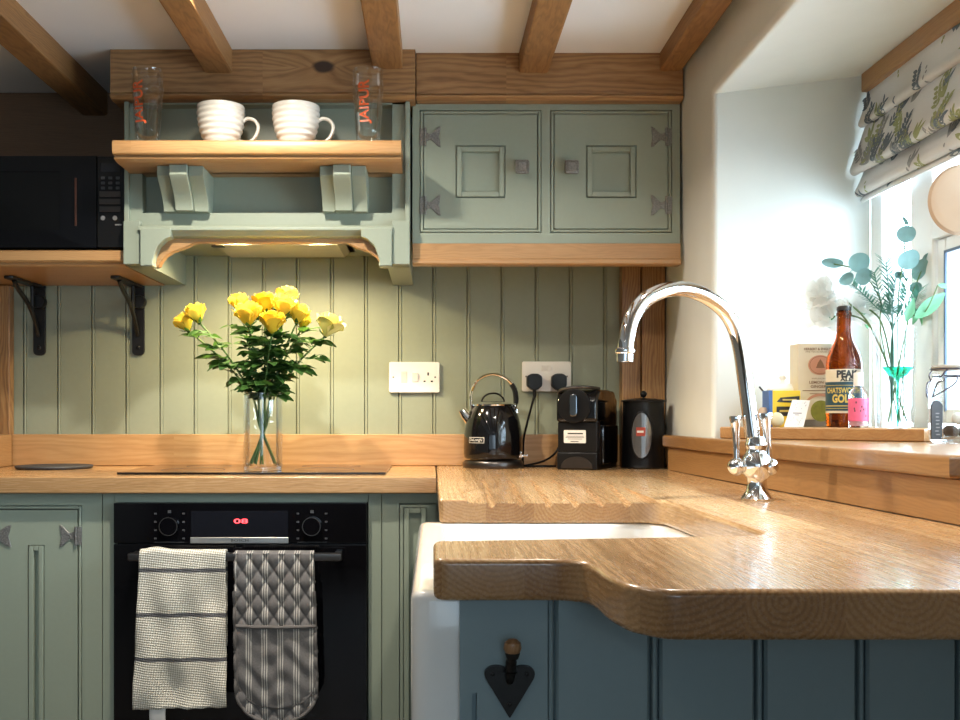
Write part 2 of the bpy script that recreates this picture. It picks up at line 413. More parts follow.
def sheer(m, f, col):
    t = m.node_tree; out = t.nodes['Material Output']; mx = t.nodes.new('ShaderNodeMixShader'); mx.inputs[0].default_value = f
    tr = t.nodes.new('ShaderNodeBsdfTranslucent'); tr.inputs[0].default_value = col
    t.links.new(t.nodes['Principled BSDF'].outputs[0], mx.inputs[1]); t.links.new(tr.outputs[0], mx.inputs[2]); t.links.new(mx.outputs[0], out.inputs['Surface']); return m
M['fabric'] = sheer(plain('linen', (.70, .68, .65, 1), .9, bump=.3, bscale=200, var=.04), .07, (.75, .74, .72, 1))
sheer(M['peony'], .45, (.9, .9, .88, 1)); sheer(M['bigleaf'], .35, (.25, .55, .30, 1)); sheer(M['euc'], .16, (.25, .42, .42, 1)); sheer(M['fern'], .3, (.2, .45, .35, 1))
sheer(M['rose'], .2, (.95, .75, .1, 1)); sheer(M['leaf'], .2, (.12, .28, .05, 1))
M['p_olive'] = plain('olive_print_leaf', (.34, .36, .17, 1), .9)
M['p_slate'] = plain('slate_print_leaf', (.14, .17, .20, 1), .9)
M['p_grey'] = plain('grey_print_leaf', (.30, .30, .29, 1), .9)

# ------------------------------------------------------------------ room shell
XWP = [(-2.25, .90), (1.2, .720), (2.39, .657), (2.6, .652), (3.02, .682)]
def XW(y):
    for (a, xa), (b, xb) in zip(XWP, XWP[1:]):
        if a <= y <= b: return xa + (xb - xa) * (y - a) / (b - a)
    return XWP[-1][1]
def XU(y): return .634 + .052 * (2.7 - y)          # face of the oak upstand on the window wall
CEIL = 1.966
struct('floor', MB().box(-2.0, 1.0, -2.25, 3.05, -.05, 0), M['floor'], 'stone coloured kitchen floor', 'floor')
struct('ceiling', MB().box(-2.0, 1.2, -2.25, 3.05, CEIL, CEIL + .05), M['ceil'], 'white plaster ceiling between oak beams', 'ceiling')
b = MB(); b.box(-2.0, .75, 3.0, 3.05, 0, CEIL + .02)
struct('wall_back', b, M['plaster'], 'back wall of the kitchen behind the panelling', 'wall')
# tongue and groove boards
prof = []
x0 = -1.244 - .1 * 6
def board_prof(xs, xe):
    pts = []; k = 0
    g = [-1.194 + .1 * i for i in range(-7, 20)]
    pts.append((xs, 2.99))
    for c in g:
        if c - .008 > xs and c + .008 < xe:
            pts += [(c - .0052, 2.99), (c - .0040, 2.9965), (c - .0026, 2.9965), (c - .0016, 2.9892), (c + .0012, 2.9880), (c + .0042, 2.9886), (c + .0054, 2.9925), (c + .0064, 2.99)]
    pts.append((xe, 2.99)); return pts
pp = board_prof(-1.9, .67) + [(.67, 2.9995), (-1.9, 2.9995)]
struct('trim_1', MB().prism(pp, 'XY', .903, 1.86), M['board'], 'sage green tongue and groove panelling along back wall', 'wall panelling', ang=20)
struct('wall_left', MB().box(-2.0, -1.9, -2.25, 3.0, 0, CEIL + .02), M['room'], 'left wall of the kitchen', 'wall')
# wall behind the camera with a window
b = MB(); y0, y1 = -2.25, -2.15
b.box(-1.9, -1.5, y0, y1, 0, CEIL + .02); b.box(.7, .95, y0, y1, 0, CEIL + .02); b.box(-1.5, .7, y0, y1, 0, .7); b.box(-1.5, .7, y0, y1, 1.85, CEIL + .02)
struct('wall_front', b, M['room'], 'wall behind the camera with a wide window', 'wall')
b = MB()
for xa, xb in ((-1.5, -1.44), (-.43, -.37), (.64, .7)): b.box(xa, xb, -2.24, -2.18, .7, 1.85, .004)
b.box(-1.5, .7, -2.24, -2.18, .7, .76, .004); b.box(-1.5, .7, -2.24, -2.18, 1.79, 1.85, .004)
w2 = struct('window_2', b, M['white'], 'wide white framed window behind the camera', 'window')
part('pane', MB().box(-1.44, .64, -2.212, -2.208, .76, 1.79), M['pane'], w2)
# window wall with splayed recess
bm = bmesh.new()
ys = [-2.25, 1.2, 2.39, 2.6, 3.02]; zs = [0, .985, 1.80, CEIL + .02]
V = {(i, j): bm.verts.new((((.640 if 2.5 < y < 2.7 else min(XW(y), .657 if y < 2.5 else 9)) if j >= 2 else XW(y)), y, z)) for i, y in enumerate(ys) for j, z in enumerate(zs)}
for i in range(4):
    for j in range(3):
        if (i, j) != (1, 1): bm.faces.new((V[i, j], V[i + 1, j], V[i + 1, j + 1], V[i, j + 1]))
XO = 1.062
O = {(1, 1): (XO, 1.08, .985), (2, 1): (XO, 2.474, .985), (2, 2): (XO, 2.474, 1.872), (1, 2): (XO, 1.08, 1.872)}
O = {k: bm.verts.new(c) for k, c in O.items()}
ring = [(1, 1), (2, 1), (2, 2), (1, 2)]
for a, c in zip(ring, ring[1:] + ring[:1]): bm.faces.new((V[a], V[c], O[c], O[a]))
bm.edges.ensure_lookup_table()
ed = [e for e in bm.edges if {e.verts[0], e.verts[1]} in ({V[2, 1], V[2, 2]}, {V[2, 2], V[1, 2]}, {V[1, 2], V[1, 1]})]
bmesh.ops.bevel(bm, geom=ed, offset=.016, segments=4, affect='EDGES', profile=.5)
struct('wall_right', MB().addbm(bm), M['plaster'], 'cream plastered window wall with a deep splayed recess', 'wall', ang=60)
# window in the recess
b = MB(); a0, a1, h0, h1 = 1.06, 2.49, .97, 1.885
for ya, yb in ((a0, a0 + .06), (2.17, 2.27), (a1 - .075, a1)): b.box(1.064, 1.115, ya, yb, h0, h1, .005)
for za, zb in ((h0, h0 + .05), (h1 - .06, h1)): b.box(1.064, 1.115, a0 + .06, 2.17, za, zb, .004); b.box(1.064, 1.115, 2.27, a1 - .075, za, zb, .004)
w1 = struct('window_1', b, M['white'], 'white framed cottage window filling the deep recess', 'window')
b = MB()
for ya, yb, za, zb in ((1.125, 1.165, 1.03, 1.42), (2.13, 2.165, 1.03, 1.42), (1.165, 2.13, 1.03, 1.06), (1.165, 2.13, 1.385, 1.42)): b.box(1.072, 1.108, ya, yb, za, zb, .004)
part('casement', b, M['white'], w1)
part('transom', MB().box(1.062, 1.117, 1.12, 2.17, 1.42, 1.475, .005), M['white'], w1)
b = MB()
for ya, yb, za, zb in ((1.165, 2.13, 1.06, 1.385), (1.12, 2.17, 1.475, 1.825), (2.27, 2.415, 1.02, 1.825)): b.box(1.088, 1.092, ya, yb, za, zb)
part('pane', b, M['pane'], w1)
b = MB(); b.box(1.0705, 1.0745, 2.128, 2.134, 1.055, 1.39); b.box(1.0705, 1.0745, 1.165, 2.134, 1.386, 1.392)
part('seal', b, plain('blue_grey_seal', (.10, .16, .26, 1), .5), w1)

# ceiling beams : (x0, x1 at the far end, y far)
BZS = (1.899, 1.906, 1.916, 1.9145, 1.920)
BW = [(PX(82.5, 2.9), PX(107.5, 2.9), 2.9, 'oak ceiling beam at far left running in over the microwave'),
      (PX(205, 2.56), PX(232, 2.56), 2.56, 'oak ceiling beam above the left ribbed cup'),
      (PX(372, 2.56), PX(402.5, 2.56), 2.56, 'oak ceiling beam above the right printed pint glass'),
      (PX(519, 2.585), PX(548, 2.585), 2.585, 'oak ceiling beam above the pair of cupboard doors'),
      (PX(660, 2.585), PX(682, 2.585) + .004, 2.585, 'oak ceiling beam tight against the window wall')]
for i, (xa, xb, yf, lab) in enumerate(BW):
    b = MB()
    n = 14; ysx = [-2.1 + (yf + 2.1) * k / n for k in range(n + 1)]; pts = []
    rr = random.Random(i)
    rows = []
    for yy in ysx:
        w = [rr.uniform(-.0025, .0025) for _ in range(4)] if yy < yf - .1 else [0] * 4
        xr = min(xb, .634) if i == 4 else xb
        z0 = BZS[i]
        rows.append([(xa + w[0], yy, z0 + .004), (xa + .005 + w[0], yy, z0 + w[1]), (xr - .005 + w[2], yy, z0 + w[1]), (xr + w[2], yy, z0 + .004), (xr + w[2], yy, CEIL), (xa + w[0], yy, CEIL)])
    vs = [p for r_ in rows for p in r_]; fs = []
    for k in range(n):
        for q in range(6): fs.append([k * 6 + q, k * 6 + (q + 1) % 6, (k + 1) * 6 + (q + 1) % 6, (k + 1) * 6 + q])
    fs += [list(range(6)), list(range(n * 6, n * 6 + 6))]
    b.add(vs, fs)
    single('ceiling_beam', b, M['beam'], (xa, yf, 1.914), lab, 'beam', 'oak ceiling beams', 'thing')
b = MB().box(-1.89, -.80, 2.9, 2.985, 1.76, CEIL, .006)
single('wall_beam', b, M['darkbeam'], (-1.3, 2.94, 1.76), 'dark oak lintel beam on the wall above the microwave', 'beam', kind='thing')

# cornice boards
def cornice(xa, xb, yf, zb, lab, yb, e=0):
    zt = CEIL
    poly = [(yb, zt), (yf, zt), (yf, zb + .016), (yf + .003, zb + .0145), (yf + .003, zb + .0125), (yf - .004, zb + .011), (yf - .004, zb + .007), (yf + .006, zb), (yb, zb)]
    b = MB().prism(poly, 'YZ', xa, xb, .0012, 1)
    return single('cornice_board', b, M['fascia_knot' if 'knot' in lab else 'fascia'], ((xa + xb) / 2, yf, zb), lab, 'cornice board', 'oak cornice boards', 'thing')
cornice(-.808, -.042, 2.56, 1.842, 'oak cornice board over the cooker mantle with dark knot', 2.72)
cornice(-.040, .637, 2.585, 1.847, 'oak cornice board over the pair of green cupboard doors', 2.74)
# knot in the left board
kx = PX(320, 2.56)

# ------------------------------------------------------------------ cabinet helpers
def panel_slab(b, x0, x1, z0, z1, yf, th, hx0, hx1, hz0, hz1, back=.010):
    """door leaf with a hole, and its recessed centre panel"""
    for q in ((x0, hx0, z0, z1), (hx1, x1, z0, z1), (hx0, hx1, z0, hz0), (hx0, hx1, hz1, z1)):
        if q[1] > q[0] and q[3] > q[2]: b.box(q[0], q[1], yf, yf + th, q[2], q[3])
    b.box(hx0, hx1, yf + back, yf + th, hz0, hz1)
def mould(b, x0, x1, z0, z1, yf, w=.010, gap=.0022, proud=.003, th=.012):
    x0 += gap; x1 -= gap; z0 += gap; z1 -= gap
    b.box(x0, x0 + w, yf - proud, yf + th, z0, z1, .002); b.box(x1 - w, x1, yf - proud, yf + th, z0, z1, .002)
    b.box(x0 + w, x1 - w, yf - proud, yf + th, z0, z0 + w, .002); b.box(x0 + w, x1 - w, yf - proud, yf + th, z1 - w, z1, .002)
def hinge(x, z, yf, side, h=.048, w=.043):
    """butterfly hinge; side=+1 wing reaches to +x"""
    b = MB()
    pl = [(0, -.22), (.12, -.22), (.2, -.16), (.34, -.16), (.55, -.30), (.78, -.5), (1.0, -.56), (.93, -.2), (.86, 0), (.93, .2), (1.0, .56), (.78, .5), (.55, .30), (.34, .16), (.2, .16), (.12, .22), (0, .22)]
    b.prism([(x + side * (.006 + u * (w - .006)), z + v * h) for u, v in pl], 'XZ', yf - .003, yf, .0006, 1)
    b.lathe([(0, -h * .48), (.0032, -h * .48), (.0036, -h * .2), (.0030, -h * .18), (.0030, h * .18), (.0036, h * .2), (.0032, h * .48), (0, h * .48)], (x + side * .003, yf - .004, z), 10)
    b.box(min(x - side * .011, x), max(x - side * .011, x), yf - .003, yf - .0005, z - h * .46, z + h * .46, .0006, 1)
    for u, v in ((.82, .4), (.82, -.4), (.28, 0)): b.sphere((x + side * (.006 + u * (w - .006)), yf - .003, z + v * h), (.0022, .0012, .0022), 8)
    return b
def bead_frame(b, x0, x1, z0, z1, yf):
    a, c = .0024, .0092
    for q in ((x0 - c, x0 - a, z0 - c, z1 + c), (x1 + a, x1 + c, z0 - c, z1 + c)): b.box(q[0], q[1], yf - .0012, yf + .022, q[2], q[3], .0016, 1)
    for q in ((x0 - a, x1 + a, z0 - c, z0 - a), (x0 - a, x1 + a, z1 + a, z1 + c)): b.box(q[0], q[1], yf - .0012, yf + .022, q[2], q[3], .0016, 1)

# ------------------------------------------------------------------ wall cabinet on the right
YC = 2.62
wc = thing('wall_cabinet', (.30, 2.62, 1.487), 'sage green double wall cupboard with square recessed door panels', 'cupboard')
D = [(-.0205, .2700), (.3147, .6050)]; dz0, dz1 = PZ(228.5, YC), PZ(114.5, YC)
b = MB()
ztop = 1.8465; zbot = 1.487
b.box(-.050, D[0][0] - .0112, YC, YC + .022, zbot, ztop); b.box(D[0][1] + .0112, D[1][0] - .0112, YC, YC + .022, zbot, ztop); b.box(D[1][1] + .0112, .637, YC, YC + .022, zbot, ztop)
for d in D:
    b.box(d[0] - .0112, d[1] + .0112, YC, YC + .022, zbot, dz0 - .0112); b.box(d[0] - .0112, d[1] + .0112, YC, YC + .022, dz1 + .0112, ztop)
    bead_frame(b, d[0], d[1], dz0, dz1, YC)
b.box(-.050, .637, YC + .022, 2.985, zbot + .02, ztop)
part('carcass', b, M['sage'], wc)
for k, d in enumerate(D):
    hx = (PX(455.5, YC), PX(505.5, YC)) if k == 0 else (PX(586, YC), PX(636.5, YC))
    hz = (PZ(198, YC), PZ(145.5, YC))
    b = MB(); panel_slab(b, d[0], d[1], dz0, dz1, YC, .02, hx[0], hx[1], hz[0], hz[1], .009); mould(b, hx[0], hx[1], hz[0], hz[1], YC, .013, .003)
    dr = part('door', b, M['sage'], wc)
    side = 1 if k == 0 else -1; xh = d[0] if k == 0 else d[1]
    for zz in (PZ(137, YC), PZ(205.5, YC)): part('hinge', hinge(xh, zz, YC, side), M['pewter'], dr, 'dark pewter butterfly hinge')
    kx_, kz = (PX(521.5, YC), PZ(169, YC)) if k == 0 else (PX(570.5, YC), PZ(169, YC))
    b = MB(); b.tube([(kx_, YC, kz), (kx_, YC - .02, kz)], .006, 10); b.box(kx_ - .0175, kx_ + .0175, YC - .030, YC - .017, kz - .0175, kz + .0175, .005, 2)
    b.box(kx_ - .012, kx_ + .012, YC - .033, YC - .029, kz - .012, kz + .012, .0018, 1)
    part('knob', b, M['pewter'], dr, 'square pewter knob')
b = MB().prism([(2.612, 1.4875), (2.612, 1.448), (2.606, 1.446), (2.606, 1.436), (2.611, 1.432), (2.64, 1.432), (2.64, 1.4875)], 'YZ', -.050, .637, .001, 1)
part('light_pelmet', b, M['oakX'], wc, 'oak strip along the bottom edge')

# oak post in the corner
b = MB(); b.box(.548, .603, 2.945, 2.988, .9005, 1.50, .003); b.box(.6045, .672, 2.938, 2.988, .9005, 1.50, .003)
single('oak_post', b, M['oakZ'], (.61, 2.96, .9005), 'upright oak post in the corner behind the black coffee jug', 'post', kind='thing')
b = MB().box(-1.30, -1.224, 2.955, 2.988, .9005, 1.424, .003)
single('oak_post', b, M['oakZ'], (-1.27, 2.97, .9005), 'upright oak strip at the far left end of the panelling', 'post', kind='thing')

# ------------------------------------------------------------------ cooker mantle (hood)
YH = 2.58
hd = thing('cooker_hood', (-.418, 2.58, 1.428), 'sage green cooker mantle hood with corbels and oak arch above hob', 'cooker hood')
XL, XR = -.779, -.056
zr0, zr1 = PZ(229, YH), PZ(212, YH)
b = MB()
b.box(XL + .006, XR - .006, 2.628, 2.985, 1.5305, 1.8415)                     # body with the recessed panels
b.box(XL + .006, PX(141, YH), YH + .012, 2.628, zr0, 1.8415); b.box(PX(392, YH), XR - .006, YH + .012, 2.628, zr0, 1.8415)   # stiles
b.box(PX(141, YH), PX(392, YH), YH + .012, 2.628, zr0, zr1)        # rail
b.box(XL + .006, XR - .006, YH + .012, 2.628, PZ(103, YH), 1.8415)
part('body', b, M['sage'], hd)
b = MB().prism([(2.63, zr0 + .006), (YH - .012, zr0 + .006), (YH - .018, zr0 + .001), (YH - .018, zr0 - .006), (YH - .008, zr0 - .012), (YH - .004, zr0 - .018), (YH + .008, zr0 - .022), (2.63, zr0 - .022)], 'YZ', PX(140, YH), PX(393, YH), .0008, 1)
part('cornice_moulding', b, M['sage'], hd)
for xa, xb, nm in ((XL, XL + .058, 'l'), (XR - .058, XR, 'r')):
    b = MB(); b.box(xa, xb, YH + .03, 2.988, 1.428, 1.53)
    fx = (XL, PX(141, YH)) if nm == 'l' else (PX(392, YH), XR)
    b.box(fx[0], fx[1], YH - .008, 2.63, 1.428, zr0 + .02, .003)
    b.box(fx[0] + (0 if nm == 'l' else fx[1] - fx[0] - .012), fx[0] + (.012 if nm == 'l' else fx[1] - fx[0]), YH, 2.9, zr0 + .02, 1.8415, .002)
    part('side_panel', b, M['sage'], hd)
b = MB().box(XL + .059, XR - .059, YH + .043, 2.988, 1.5135, 1.530)
part('canopy_underside', b, M['sage'], hd)
arch = []
lp = [(156.5, 267.5), (159.5, 267), (161, 263), (166, 256.5), (173, 252), (181, 249.5), (188, 246.5), (193, 243.8), (199, 243)]
for x, y in lp: arch.append((PX(x, 2.6), PZ(y, 2.6)))
for x, y in reversed(lp): arch.append((PX(541.5 - x, 2.6), PZ(y, 2.6)))
arch += [(PX(389, 2.6), PZ(267.5, 2.6)), (PX(389, 2.6), PZ(231, 2.6)), (PX(152, 2.6), PZ(231, 2.6)), (PX(152, 2.6), PZ(267.5, 2.6))]
part('arch_trim', MB().prism(arch, 'XZ', 2.594, 2.622, .003, 2), M['oakX'], hd, 'curved oak trim strip')
ft = [(141, 229), (172, 229), (172, 237.5), (166, 239.5), (159, 246), (155.5, 254), (153.5, 262), (154, 266.5), (141, 266.5)]
for mir in (0, 1):
    f = [(PX(x if not mir else 533 - x, 2.57), PZ(y, 2.57)) for x, y in ft]
    part('foot_bracket', MB().prism(f, 'XZ', 2.560, 2.600, .002, 1), M['sage'], hd)
def corbel(x0, x1):
    zt, zb = 1.660, zr1 - .002; b = MB()
    w = (x1 - x0); strips = ((0, .29, .0), (.29, .68, .014), (.68, 1.0, .0))
    for a, c, pr in strips:
        p = [(2.628, zt), (2.505 - pr, zt), (2.505 - pr, zt - .024)]
        for k in range(1, 11):
            t = k / 10; p.append((2.505 - pr + .062 * math.sin(t * PI / 2) ** 1.15, zt - .024 - (zt - .024 - zb) * t))
        p.append((2.628, zb)); g = .0004
        b.prism(p, 'YZ', x0 + a * w + g, x0 + c * w - g, .0012, 1)
    return b
for xa, xb in ((-.676, -.562), (-.276, -.162)): part('corbel', corbel(xa, xb), M['sage'], hd)
b = MB().prism([(-.60, 1.5135), (-.585, 1.5135), (-.575, 1.499), (-.25, 1.499), (-.235, 1.5135), (-.22, 1.5135)], 'XZ', 2.70, 2.92)
ex = part('extractor_plate', b, plain('silver_plate', (.50, .47, .38, 1), .4, .4), hd, 'flat silver extractor plate')
for xx in (-.52, -.30):
    part('lamp', MB().lathe([(0, 1.5135), (.024, 1.5135), (.024, 1.5105), (.020, 1.5100), (0, 1.5100)], (xx, 2.662, 0), 20), M['lamp'], hd)
part('switch', MB().box(-.588, -.556, 2.715, 2.74, 1.4965, 1.4995, .001), M['blackplastic'], ex)
# oak shelf
b = MB(); zt = 1.708
b.box(PX(141, YH) + .001, PX(392, YH) - .001, 2.58, 2.6275, zt - .0475, zt)
b.prism([(2.591, zt), (2.450, zt), (2.443, zt - .003), (2.440, zt - .009), (2.440, zt - .026), (2.4435, zt - .033), (2.450, zt - .0355), (2.460, zt - .036), (2.460, zt - .0395), (2.4545, zt - .040), (2.4555, zt - .0425), (2.468, zt - .046), (2.484, zt - .0475), (2.591, zt - .0475)], 'YZ', PX(112, 2.44), PX(401, 2.44))
single('oak_shelf', b, M['oakX2'], (-.42, 2.53, zt - .0475), 'oak shelf with moulded edge holding cups across the cooker mantle', 'shelf', kind='thing')

# ------------------------------------------------------------------ cups and pint glasses on the shelf
def cup(loc, lab):
    t = thing('ribbed_cup', loc, lab, 'cup', 'ribbed cups on the oak shelf', local=True)
    H = .097; pr = [(0, .004), (.030, .004), (.032, 0), (.037, 0), (.0385, .006)]
    for k in range(1, 49):
        u = k / 48; z = .006 + (H - .006) * u; r = .0385 + (.0580 - .0385) * (1 - (1 - u) ** 2.7)
        r += .0013 * math.sin(u * 2 * PI * 6.5) if .08 < u < .95 else 0
        pr.append((r, z))
    pr += [(.0575, H + .0012), (.0550, H - .001)] + [(.0545 - .020 * (1 - u) ** 1.7 - .001, .008 + (H - .01) * u) for u in (.9, .7, .5, .3, .15)] + [(.02, .009), (0, .009)]
    part('bowl', MB().lathe(pr, (0, 0, 0), 48), M['mug'], t, ang=60)
    b = MB().tube(bez([(.053, 0, .062), (.066, 0, .069), (.083, 0, .064), (.092, 0, .046), (.083, 0, .022), (.066, 0, .010), (.044, 0, .014)], 6), [.0045] * 37, 10, flat=1.35)
    part('handle', b, M['mug'], t, ang=60); return t
c1 = cup((PX(221, 2.51), 2.51, 1.708), 'white ribbed stoneware cup beside the left printed pint glass')
dup(c1, (PX(296, 2.51), 2.51, 1.708), 'white ribbed stoneware cup beside the right printed pint glass')
def pint(loc, lab, a0):
    t = thing('pint_glass', loc, lab, 'glass', 'pint glasses on the oak shelf', local=True)
    def rf(z): return .0290 + .0075 * min(1, z / .118) + (.0030 * math.exp(-((z - .138) / .013) ** 2)) + (.002 * (z - .15) / .04 if z > .15 else 0)
    pr = [(0, .0), (.027, 0), (.0290, .002)] + [(rf(.183 * k / 30), .183 * k / 30) for k in range(1, 31)] + [(rf(.183) - .001, .1845), (rf(.183) - .0022, .183)] + [(rf(.183 * k / 15) - .0024, .183 * k / 15) for k in range(14, 1, -1)] + [(.015, .016), (0, .014)]
    part('bowl', MB().lathe(pr, (0, 0, 0), 40), M['glass'], t, ang=70)
    b = MB(); text_cyl(b, text('JAIPUR', .036, w=.105, bold=.0009), (0, 0), .0375, a0, .098, turn=True, rf=lambda z: rf(z) + .0007)
    part('lettering', b, M['orange'], t, 'orange lettering running up the side')
pint((PX(147.5, 2.50), 2.50, 1.708), 'tall pint glass with orange lettering at the left end of shelf', -PI / 2 - .28)
pint((PX(368, 2.50), 2.50, 1.708), 'tall pint glass with orange lettering at the right end of shelf', -PI / 2 - .12)

# ------------------------------------------------------------------ microwave and its shelf
b = MB().prism([(2.986, 1.4685), (2.602, 1.4685), (2.596, 1.465), (2.595, 1.442), (2.600, 1.437), (2.609, 1.436), (2.609, 1.4325), (2.604, 1.432), (2.608, 1.428), (2.618, 1.4265), (2.986, 1.4265)], 'YZ', -1.89, -.783)
single('microwave_shelf', b, M['oakX2'], (-1.3, 2.79, 1.4265), 'thick oak shelf on iron brackets under the microwave', 'shelf', kind='thing')
def bracket(px, lab):
    X = PX(px, 2.98); t = thing('shelf_bracket', (X, 2.985, 1.22), lab, 'bracket', 'black iron brackets under the microwave shelf', kind='thing')
    def T(y, z): return (X, y, z)
    b = MB(); b.prism(round_poly([(X - .018, 1.222), (X + .018, 1.222), (X + .018, 1.4255), (X - .018, 1.4255)], [.016, .016, .002, .002]), 'XZ', 2.981, 2.9885, .001, 1)
    part('wall_plate', b, M['iron'], t)
    b = MB(); b.prism(round_poly([(X - .014, 2.760), (X + .014, 2.760), (X + .016, 2.988), (X - .016, 2.988)], [.012, .012, .002, .002]), 'XY', 1.4185, 1.4255, .001, 1)
    part('shelf_arm', b, M['iron'], t)
    b = MB(); b.tube(bez([T(2.80, 1.4185), T(2.835, 1.395), T(2.90, 1.365), T(2.95, 1.320), T(2.978, 1.28)], 6), .008, 8, flat=.7)
    part('brace', b, M['iron'], t)
    b = MB(); b.tube([T(2.93, 1.418), T(2.93, 1.345)], .006, 8)
    b.lathe([(0, -.012), (.018, -.012), (.020, -.006), (.020, .006), (.018, .012), (0, .012)], (X + .012, 2.952, 1.375), 18, M=Matrix.Rotation(PI / 2, 4, 'X'))
    part('boss', b, M['iron'], t)
    part('screw', MB().sphere((X, 2.980, 1.245), (.006, .003, .006), 10), M['iron'], t)
bracket(39, 'black iron shelf bracket further from the cooker hood')
bracket(138, 'black iron shelf bracket close beside the cooker hood')
mw = thing('microwave', (-1.03, 2.8, 1.4687), 'black microwave oven with keypad on the oak shelf', 'microwave')
x0, x1 = -1.29, PX(124, 2.61); xs = PX(97, 2.61); z0, z1 = 1.4765, PZ(156, 2.61)
part('body', MB().box(x0, x1, 2.632, 2.96, z0, z1, .004), M['blackplastic'], mw)
for xx in (x0 + .04, x1 - .04):
    for yy in (2.68, 2.92): part('foot', MB().lathe([(0, 1.4687), (.012, 1.4687), (.012, z0 + .001), (0, z0 + .001)], (xx, yy, 0), 12), M['blackplastic'], mw)
b = MB(); panel_slab(b, x0, xs - .0015, z0, z1, 2.61, .022, x0 + .05, PX(60, 2.61), z0 + .045, z1 - .04, .003)
dr = part('door', b, M['blackglass'], mw)
part('window', MB().box(x0 + .05, PX(60, 2.61), 2.6125, 2.6135, z0 + .045, z1 - .04), plain('mesh_window', (.006, .006, .006, 1), .12, spec=.3, bscale=300, var=.3), dr)
part('handle', MB().box(PX(73.5, 2.6), PX(75.5, 2.6), 2.607, 2.611, PZ(226, 2.61), PZ(178, 2.61), .0008), plain('red_highlight_strip', (.16, .07, .05, 1), .3, .8), dr)  # reddish highlight on the door's glass edge, put into the strip's colour
cp = part('control_panel', MB().box(xs, x1, 2.61, 2.632, z0, z1, .003), M['blackplastic'], mw)
part('display', MB().box(PX(101, 2.61), PX(120, 2.61), 2.6085, 2.6105, PZ(172, 2.61), PZ(163, 2.61)), M['screen'], cp)
for r_ in range(3):
    for c_ in range(3):
        xx = PX(103 + 7.4 * c_, 2.61); zz = PZ(178 + 5 * r_, 2.61); part('key', MB().box(xx - .005, xx + .005, 2.6088, 2.6105, zz - .0035, zz + .0035, .0006, 1), M['keygrey'], cp)
for yy in (194, 201.5, 209): part('button', MB().box(PX(99.5, 2.61), PX(120.5, 2.61), 2.608, 2.6105, PZ(yy + 2.6, 2.61), PZ(yy - 2.6, 2.61), .0008, 1), M['darksteel'], cp)
for xx in (103, 115): part('button', MB().lathe([(0, 0), (.006, 0), (.006, .0015), (0, .002)], (PX(xx, 2.61), 2.61, PZ(218, 2.61)), 14, M=Matrix.Rotation(PI / 2, 4, 'X')), M['grey'], cp)
part('badge', MB().box(PX(115, 2.61), PX(122, 2.61), 2.6092, 2.6102, PZ(225.5, 2.61), PZ(224, 2.61)), M['grey'], cp)

# ------------------------------------------------------------------ worktops and upstands
b = curve_slab([[(-1.89, 2.45), (.0105, 2.45), (.0105, 2.988), (-1.89, 2.988)]], .859, .90, .004)
single('oak_worktop', b, M['top'], (-.6, 2.7, .859), 'straight oak worktop along the back wall holding the hob', 'worktop')
front = [(.73, .8626), (.2114, .8626), (.194, .8676), (.1734, .893), (.1665, .918), (.1623, .9435), (.1605, .97), (.1597, .993), (.157, 1.015), (.151, 1.034), (.1336, 1.046), (.111, 1.048), (.0339, 1.048)]
front = [(p.x, p.y) for p in bez([Vector((x, y, 0)) for x, y in front[1:12]], 4)]
outer = [(XW(.8626) - .006, .8626)] + front + round_poly([(.0339, 1.048), (.0015, 1.048), (.0015, 1.203), (.03, 1.205)], [0, .034, .022, 0], 6)[1:-1]
outer += [(.06, 1.208)]
inner = round_poly([(.06, 1.208), (.419, 1.258), (.402, 1.80), (.015, 1.80)], [0, .05, .05, 0], 6)
outer += inner[1:-1] + [(.020, 1.80), (.013, 1.806), (.013, 2.988), (.66, 2.988), (XW(2.6) - .006, 2.60), (XW(2.39) - .006, 2.39), (XW(1.2) - .006, 1.2)]
b = curve_slab([outer], .8565, .90, .0065)
wt = single('oak_worktop', b, M['topY'], (.35, 1.7, .8565), 'shaped oak worktop wrapped round the sink with draining grooves', 'worktop')
cut = []
gx = [(.105, .113), (.158, .170), (.205, .222), (.252, .275), (.297, .325), (.343, .385)]
c = MB()
dr_lo, dr_hi = .890, .9005                       # draining area dips towards the sink
c.prism([(1.74, .8905), (2.14, .9002), (2.14, .93), (1.74, .93)], 'YZ', .062, .392)
cut.append(c)
for (xa, xb) in gx:
    c = MB(); c.tube([(xa, 1.70, .8905), (xa, 1.78, .8905), (xb, 2.30, .9045)], .0068, 8); cut.append(c)
boolean_jobs = (wt, cut)
# boolean works in the object's own frame : shift the cutters
for c in cut: c.xf(Matrix.Translation((0, 0, 0)))
boolean(wt, cut)
b = MB().box(-1.222, .546, 2.964, 2.9885, .9005, .992, .003)
single('oak_upstand', b, M['upst'], (-.35, 2.976, .9005), 'long oak upstand along the back wall behind the kettle', 'upstand', kind='thing')
b = MB().box(-1.262, -1.216, 2.47, 2.954, .9005, .992, .003)
single('oak_upstand', b, M['oakY'], (-1.25, 2.7, .9005), 'short oak upstand returning forward at the far left', 'upstand', kind='thing')
b = MB()
b.prism([(.652, 2.74), (.653, 2.93), (.673, 2.93), (.660, 2.74)], 'XY', .9005, .992, .002)
b.prism([(XU(.95), .95), (XU(2.735), 2.735), (XW(2.735) - .004, 2.735), (XW(2.6) - .004, 2.6), (XW(2.39) - .004, 2.39), (XW(1.2) - .004, 1.2), (XW(.95) - .004, .95)], 'XY', .9005, .9615, .002)
single('oak_upstand', b, M['oakY'], (.65, 1.9, .9005), 'oak upstand below the window sill beside the tap', 'upstand', kind='thing')
